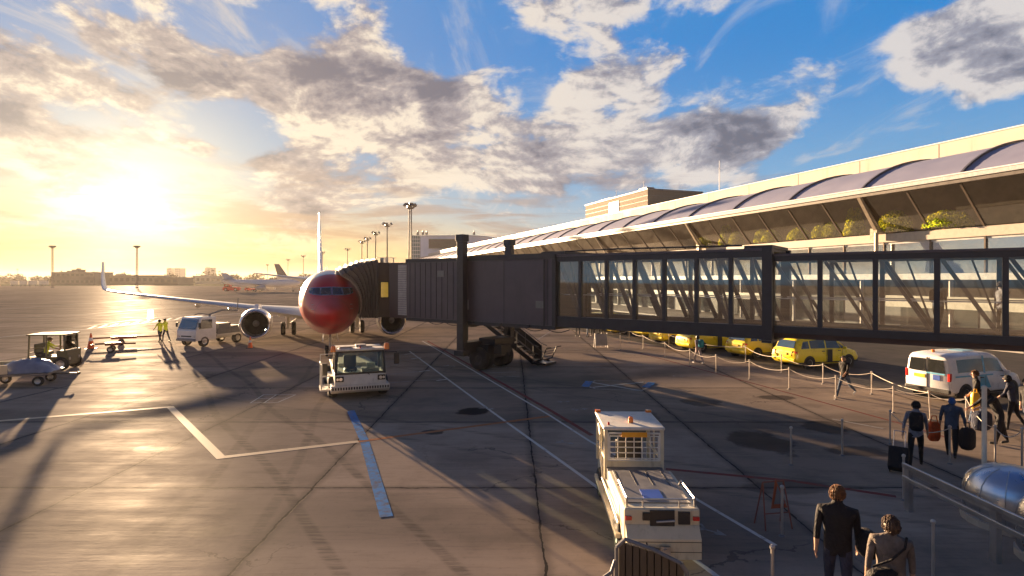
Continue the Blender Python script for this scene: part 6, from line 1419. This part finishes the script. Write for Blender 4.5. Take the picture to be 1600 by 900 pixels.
soft_bag('duffel_bag', 'big dark duffel bag carried low beside the person in the long coat', 'bag', wF((.45, .25, .55)), (.6, .34, .55), PM['navy'], .4, seed=9)
gF3 = G(1583, 672); oH, wH = person('person in a dark hooded top among the bags near the right edge', gF3, rad(40), 'navy', 'black', 'shoe', 'hood', 'black', 1.74, .18, (.2, -.25), (.1, .3), (.3, -.2), (.5, .3), coat=1.15)
# two people at the bottom edge
YA = 8.05; gA2 = Vector(((1309-800)/F*YA, YA, 0)); oA, wA = person('fair-haired person in black seen from behind at the bottom edge', gA2, rad(-26), 'black', 'navy', 'shoe', 'short', 'fairhair', 1.83, .02, (.2, -.22), (.05, .25), (-.12, .15), (.15, .3), (.15, .12), head=(-.35, 0), coat=1.15)
soft_bag('shoulder_bag', 'black shoulder bag at the right hip of the fair-haired person in black', 'bag', wA((.34, .02, 1.02)), (.20, .30, .36), PM['black'], 0, seed=12)
YB = 7.35; gB2 = Vector(((1392-800)/F*YB, YB, 0)); oG, wG = person('person in a beige coat with brown hair pinned up, cut off by the bottom edge', gB2, rad(-28), 'beige', 'navy', 'shoe', 'bob', 'brownhair', 1.69, .02, (.2, -.2), (.05, .25), (-.1, .12), (.35, .2), (.18, .14), head=(.5, 0), coat=1.14)
soft_bag('handbag', 'black handbag slung behind the person in the beige coat', 'bag', wG((-.12, -.26, .98)), (.38, .16, .26), PM['black'], .15, seed=14)
mb = MB(); mb.tube([wG((-.22, -.20, 1.10)), wG((-.02, -.185, 1.22)), wG((.14, -.15, 1.40)), wG((.17, -.04, 1.50))], .014, 6); tag(mb.build('bag_strap', PM['black']), 'black strap across the back of the beige coat', 'strap')
# two ramp workers and the tractor driver
for k, (px, lb3, sw) in enumerate(((250, 'left one of the two ramp workers in yellow vests', (-.35, .4)), (259, 'right one of the two ramp workers in yellow vests', (.35, -.3)))):
    person(lb3, G(px, 535-k), rad(60+20*k), 'hivis', 'navy', 'shoe', 'short', 'blackhair', 1.78, .1, sw, (.3, .1), (.5, .2), (.4, .5), group='ramp workers by the tow bars', armmat='hivis')
px_ = lt.matrix_basis @ Vector((0, -.30, 0)); px_.z = 0
person('driver in a yellow vest inside the open service tractor', px_ + Vector((.1, -.3, .0)), rad(-60), 'hivis', 'navy', 'shoe', 'short', 'brownhair', 1.72, .25, (.25, -.1), (.1, .2), (.9, .7), (.5, .5), armmat='hivis')
# figures put in the bridge for reflections, and people in the distance
fb = lambda px, off: A0 + E_*bs(px, off) + N_*off
for px, lb3, tp_, rz_ in ((1466, 'traveller in grey inside the glazed bridge, left one of two', 'bluegrey', rad(-60)), (1566, 'traveller in pale top inside the glazed bridge near the right edge', 'greyshirt', rad(100))):
    p = fb(px, .1); p.z = 2.95; o_, w_ = person(lb3, p, rz_, tp_, 'black', 'shoe', 'bob', 'brownhair', 1.74, .06, (.25, -.25), (.05, .2), (.5, -.2), (.6, .3), coat=1.1)
    if px < 1500: soft_bag('rucksack', 'dark rucksack worn by the left stand-in figure in the bridge', 'bag', w_((0, -.22, 1.25)), (.30, .2, .45), PM['black'], rz_, seed=21)
for px, py, tp_, lg_, lb3 in ((903, 526, 'red', 'black', 'distant person in dark red at the left end of the queue'), (918, 527, 'wht', 'denim', 'distant person in a pale top and jeans by the queue'), (926, 525, 'navy', 'black', 'distant person in dark clothes next to the pale-topped one'), (938, 522, 'wht', 'black', 'distant person in white behind the small board')):
    person(lb3, G(px, py), rad(px*7 % 360), tp_, lg_, 'shoe', 'short', 'blackhair', 1.72, .05, (.2, -.2), (.1, .1), (.2, -.2), group='distant people at the start of the rope queue')

# ================================================================ ROPE POSTS
postm = mat('post_pale_metal', (.46, .42, .38), .35, .5, dirt=.2); ropem = mat('pale_rope', (.48, .42, .36), .7)
POSTS = {}
def post(px, py, label, h=.96, tilt=0.0, r=.024):
    g = G(px, py); t_ = thing('rope_post', label, 'post', g, 0, 'pale metal rope posts of the queue')
    if tilt: t_.rotation_euler = (0, tilt, 0)
    mb = MB(); mb.cyl((0, 0, .02), (0, 0, h-.05), r, n=12); mb.build('pole', postm, t_)
    mb = MB(); mb.lathe([(0, r*1.5), (.03, r*1.6), (.05, r*1.2), (.065, .001)], (0, 0, h-.06), (0, 0, 1), 12); mb.build('cap', postm, t_)
    mb = MB(); mb.lathe([(0.004, .065), (.015, .06), (.03, .04), (.035, .03)], (0, 0, 0), (0, 0, 1), 16, cap=True); mb.build('base', M['midgrey'], t_)
    return g + Vector((tilt*h, 0, h-.08))
back = [(969, 546), (1045, 543), (1165, 566), (1221, 583), (1286, 600), (1362, 616)]
front = [(940, 541), (983, 535), (1005, 545), (1039, 559), (1078, 572), (1119, 583), (1171, 593), (1233, 608), (1306, 624), (1396, 645)]
bl = ['far back-row rope post under the bridge', 'back-row rope post by the third taxi', 'back-row rope post below the second taxi', 'back-row rope post in front of the nearest taxi rear', 'back-row rope post under the nearest taxi front', 'back-row rope post right of the walking man']
fl2 = ['tiny rope post by the distant people', 'second smallest rope post by the distant people', 'small rope post left of the row start', 'front-row rope post left of the woman', 'front-row rope post touching the woman with the backpack', 'front-row rope post right of the woman', 'front-row rope post below the second taxi', 'front-row rope post left of the walking man', 'front-row rope post overlapping the walking man leg', 'front-row rope post right below the white van corner']
bt_ = [post(*p, l) for p, l in zip(back, bl)]; ft_ = [post(*p, l) for p, l in zip(front, fl2)]
b3 = post(1454, 656, 'leaning pale post at the rear corner of the white van', 1.0, -.06); f3 = post(1391, 694, 'rope post just left of the man with the suitcase', 1.0)
q1 = post(1484, 725, 'rope post in front of the person in the blue hood', 1.0); q2 = post(1510, 668, 'rope post beside the yellow bag', 1.0); q3 = post(1555, 724, 'rope post below the person in the long dark coat', 1.0)
q4 = post(1597, 737, 'rope post at the right picture edge', 1.1); q5 = post(1316, 712, 'lone rope post left of the suitcase in the shade', 1.0); q6 = post(1236, 727, 'lone rope post farthest left in the shade', 1.0)
q7 = post(1207, 954, 'rope post at the bottom edge left of the person in black', .95); q8 = post(1412, 782, 'rope post at the end of the steel guard rail', 1.0); q9 = post(1458, 905, 'rope post right of the beige coat', .95); q10 = post(1222, 838, 'rope post standing at the stand-in triangle', .95)
def rope(a, b, label, sag=.22):
    pts = [a.lerp(b, i/12)+Vector((0, 0, -sag*4*(i/12)*(1-i/12))) for i in range(13)]
    mb = MB(); mb.tube(pts, .011, 6); o = mb.build('rope', ropem, smooth=60); tag(o, label, 'rope', 'sagging ropes between the queue posts')
for i, (a, b) in enumerate(zip(bt_[2:], bt_[3:])): rope(a, b, ['back rope sagging behind the woman side', 'back rope sagging in front of the nearest taxi', 'back rope sagging behind the walking man'][i])
rope(bt_[0], bt_[1], 'back rope farthest away under the bridge', .15); rope(bt_[1], bt_[2], 'back rope below the third and second taxis', .25)
fl3 = ['first rope from the far end of the front row', 'second rope of the front row', 'third rope of the front row, left of the woman', 'front rope ending at the woman with the backpack', 'front rope right of the woman', 'front rope below the second taxi', 'front rope below the nearest taxi rear', 'front rope running up to the walking man', 'front rope from the walking man to the van corner post']
for i, (a, b) in enumerate(zip(ft_, ft_[1:])): rope(a, b, fl3[i], .12 if i < 3 else .2)
rope(bt_[5], b3, 'rope from the walking man to the leaning post', .12); rope(ft_[9], b3, 'rope crossing to the leaning post at the van', .1); rope(ft_[9], q2, 'rope running behind the man with the suitcase', .15); rope(b3, q2, 'rope from the leaning post to the yellow bag', .15)
rope(q2, q3, 'rope below the white van wheel', .2); rope(f3, q1, 'rope behind the suitcase man legs', .3); rope(q3, q4, 'rope at the right edge under the dark coat', .2)

# tall pale pole, guard rail, steel housings
tp2 = thing('tall_pole', 'tall slim pale pole rising beside the steel housings', 'pole', (9.95, 12.0, 0))
mb = MB(); mb.cyl((0, 0, .05), (0, 0, 2.45), .045, n=14); mb.lathe([(2.45, .05), (2.5, .05), (2.53, .001)], (0, 0, 0), (0, 0, 1), 12); mb.build('shaft', mat('pale_pole', (.62, .55, .44), .4), tp2); mb = MB(); mb.cyl((0, 0, 0), (0, 0, .05), .14, n=16); mb.build('foot', M['grey'], tp2)
gr = thing('guard_rail', 'double steel guard rail running to the lower right corner', 'guard rail', (8.1, 11.8, 0))
for k, (dx, z) in enumerate(((0, .92), (.10, .80), (.0, .66))):
    mb = MB(); mb.beam((dx, 0, z), (dx+.05, -6.5, z), .06, .09); mb.build('rail', M['steel'], gr, bevel=.01)
for y in (-.1, -2.2, -4.4, -6.3): mb = MB(); mb.beam((.05, y, 0), (.05, y, .88), .09, .14); mb.build('rail_post', M['steel'], gr)
def housing(c, r, h, label, rz):
    t_ = thing('steel_housing', label, 'housing', c, rz, 'round polished steel housings behind the guard rail')
    n = 12; mb = MB(); mb.lathe([(.12, r*.97), (h*.3, r), (h*.55, r*.99), (h*.70, r*.93), (h*.82, r*.80), (h*.91, r*.62), (h*.97, r*.38), (h, .002)], (0, 0, 0), (0, 0, 1), 36); mb.build('shell', M['chrome'], t_, smooth=60); mb = MB(); mb.lathe([(0, r*1.04), (.12, r*1.04), (.121, r*.9)], (0, 0, 0), (0, 0, 1), 20, cap=True); mb.build('plinth', spand, t_)
    mb = MB()
    for i in range(n):
        a = 2*math.pi*i/n; mb.tube([(math.cos(a)*r*k, math.sin(a)*r*k, h*z) for z, k in ((.12, .985), (.3, 1.003), (.55, .995), (.70, .935), (.82, .805), (.91, .625), (.97, .385))], .009, 5)
    mb.build('rib', M['steel'], t_)
housing((9.75, 11.1, 0), .78, 1.12, 'domed polished steel housing next to the tall pale pole', .2)
housing((9.35, 9.5, 0), .72, 1.25, 'domed polished steel housing cut off by the right edge', .4)
housing((11.4, 10.9, 0), .78, 1.15, 'steel housing farthest right behind the other two', .1)
# trestle with triangle stands in for a faint reflection; then the notice board
wt = thing('reflection_trestle', 'dark trestle with an orange triangle, built in place of a faint reflection', 'trestle', G(1208, 822), rad(10))
mb = MB()
for sx in (-1, 1):
    for sy in (-1, 1): mb.cyl((sx*.28, sy*.18, 0), (sx*.22, 0, .86), .013, n=6)
mb.cyl((-.22, 0, .86), (.22, 0, .86), .013); mb.cyl((-.27, -.12, .3), (.27, -.12, .3), .012); mb.build('frame', M['redbar'], wt)
mb = MB(); mb.plate([(-.17, -.18, .42), (.17, -.18, .42), (0, -.06, .92)], .012); tr_ = mb.build('triangle', mat('dull_orange', (.32, .07, .02), .7, dirt=.5), wt); mb = MB(); mb.plate([(-.11, -.185, .50), (.11, -.185, .50), (0, -.125, .82)], .012); mb.build('triangle_centre', M['midgrey'], tr_)
bo2 = thing('notice_board', 'small grey folding notice board near the distant people', 'board', G(939, 543), rad(10))
mb = MB(); mb.plate([(-.42, -.12, .15), (.42, -.12, .15), (.42, 0, .95), (-.42, 0, .95)], .03); mb.build('panel', M['grey'], bo2); mb = MB()
for x in (-.44, .44): mb.cyl((x, -.15, 0), (x, 0, 1.0), .018, n=6); mb.cyl((x, .25, 0), (x, 0, 1.0), .018, n=6)
mb.build('frame', M['steel'], bo2)
# crash barrier beyond the taxi road and items under the canopy
gb = thing('crash_barrier', 'long pale crash barrier along the terminal side of the road', 'barrier', UV(13, 42.6, 0), A_)
mb = MB(); mb.loft([[Vector((x, y, z)) for x, z in ((0, .45), (-.06, .50), (0, .56), (-.06, .62), (0, .68), (.03, .68), (.03, .45))] for y in (0, 34)]); mb.build('rail', M['offwhite'], gb)
for k in range(12): mb = MB(); mb.b2((.03, k*3, .13), (.13, k*3+.12, .62)); mb.build('barrier_post', M['steel'], gb)
# ---------------------------------------------------------------- evening haze
hm_ = bpy.data.materials.new('haze'); hm_.use_nodes = True; t = NT(hm_.node_tree); t.n.remove(t.n['Principled BSDF'])
pv = t.node('ShaderNodeVolumePrincipled'); pv.inputs['Color'].default_value = (.80, .76, .70, 1); pv.inputs['Density'].default_value = .00013; pv.inputs['Anisotropy'].default_value = .25
t.l.new(pv.outputs[0], t.n['Material Output'].inputs['Volume'])
mb = MB(); mb.b2((-3100, -400, -1.2), (3100, 3600, 48)); hz_ = mb.build('haze', hm_); tag(hz_, kind='stuff')
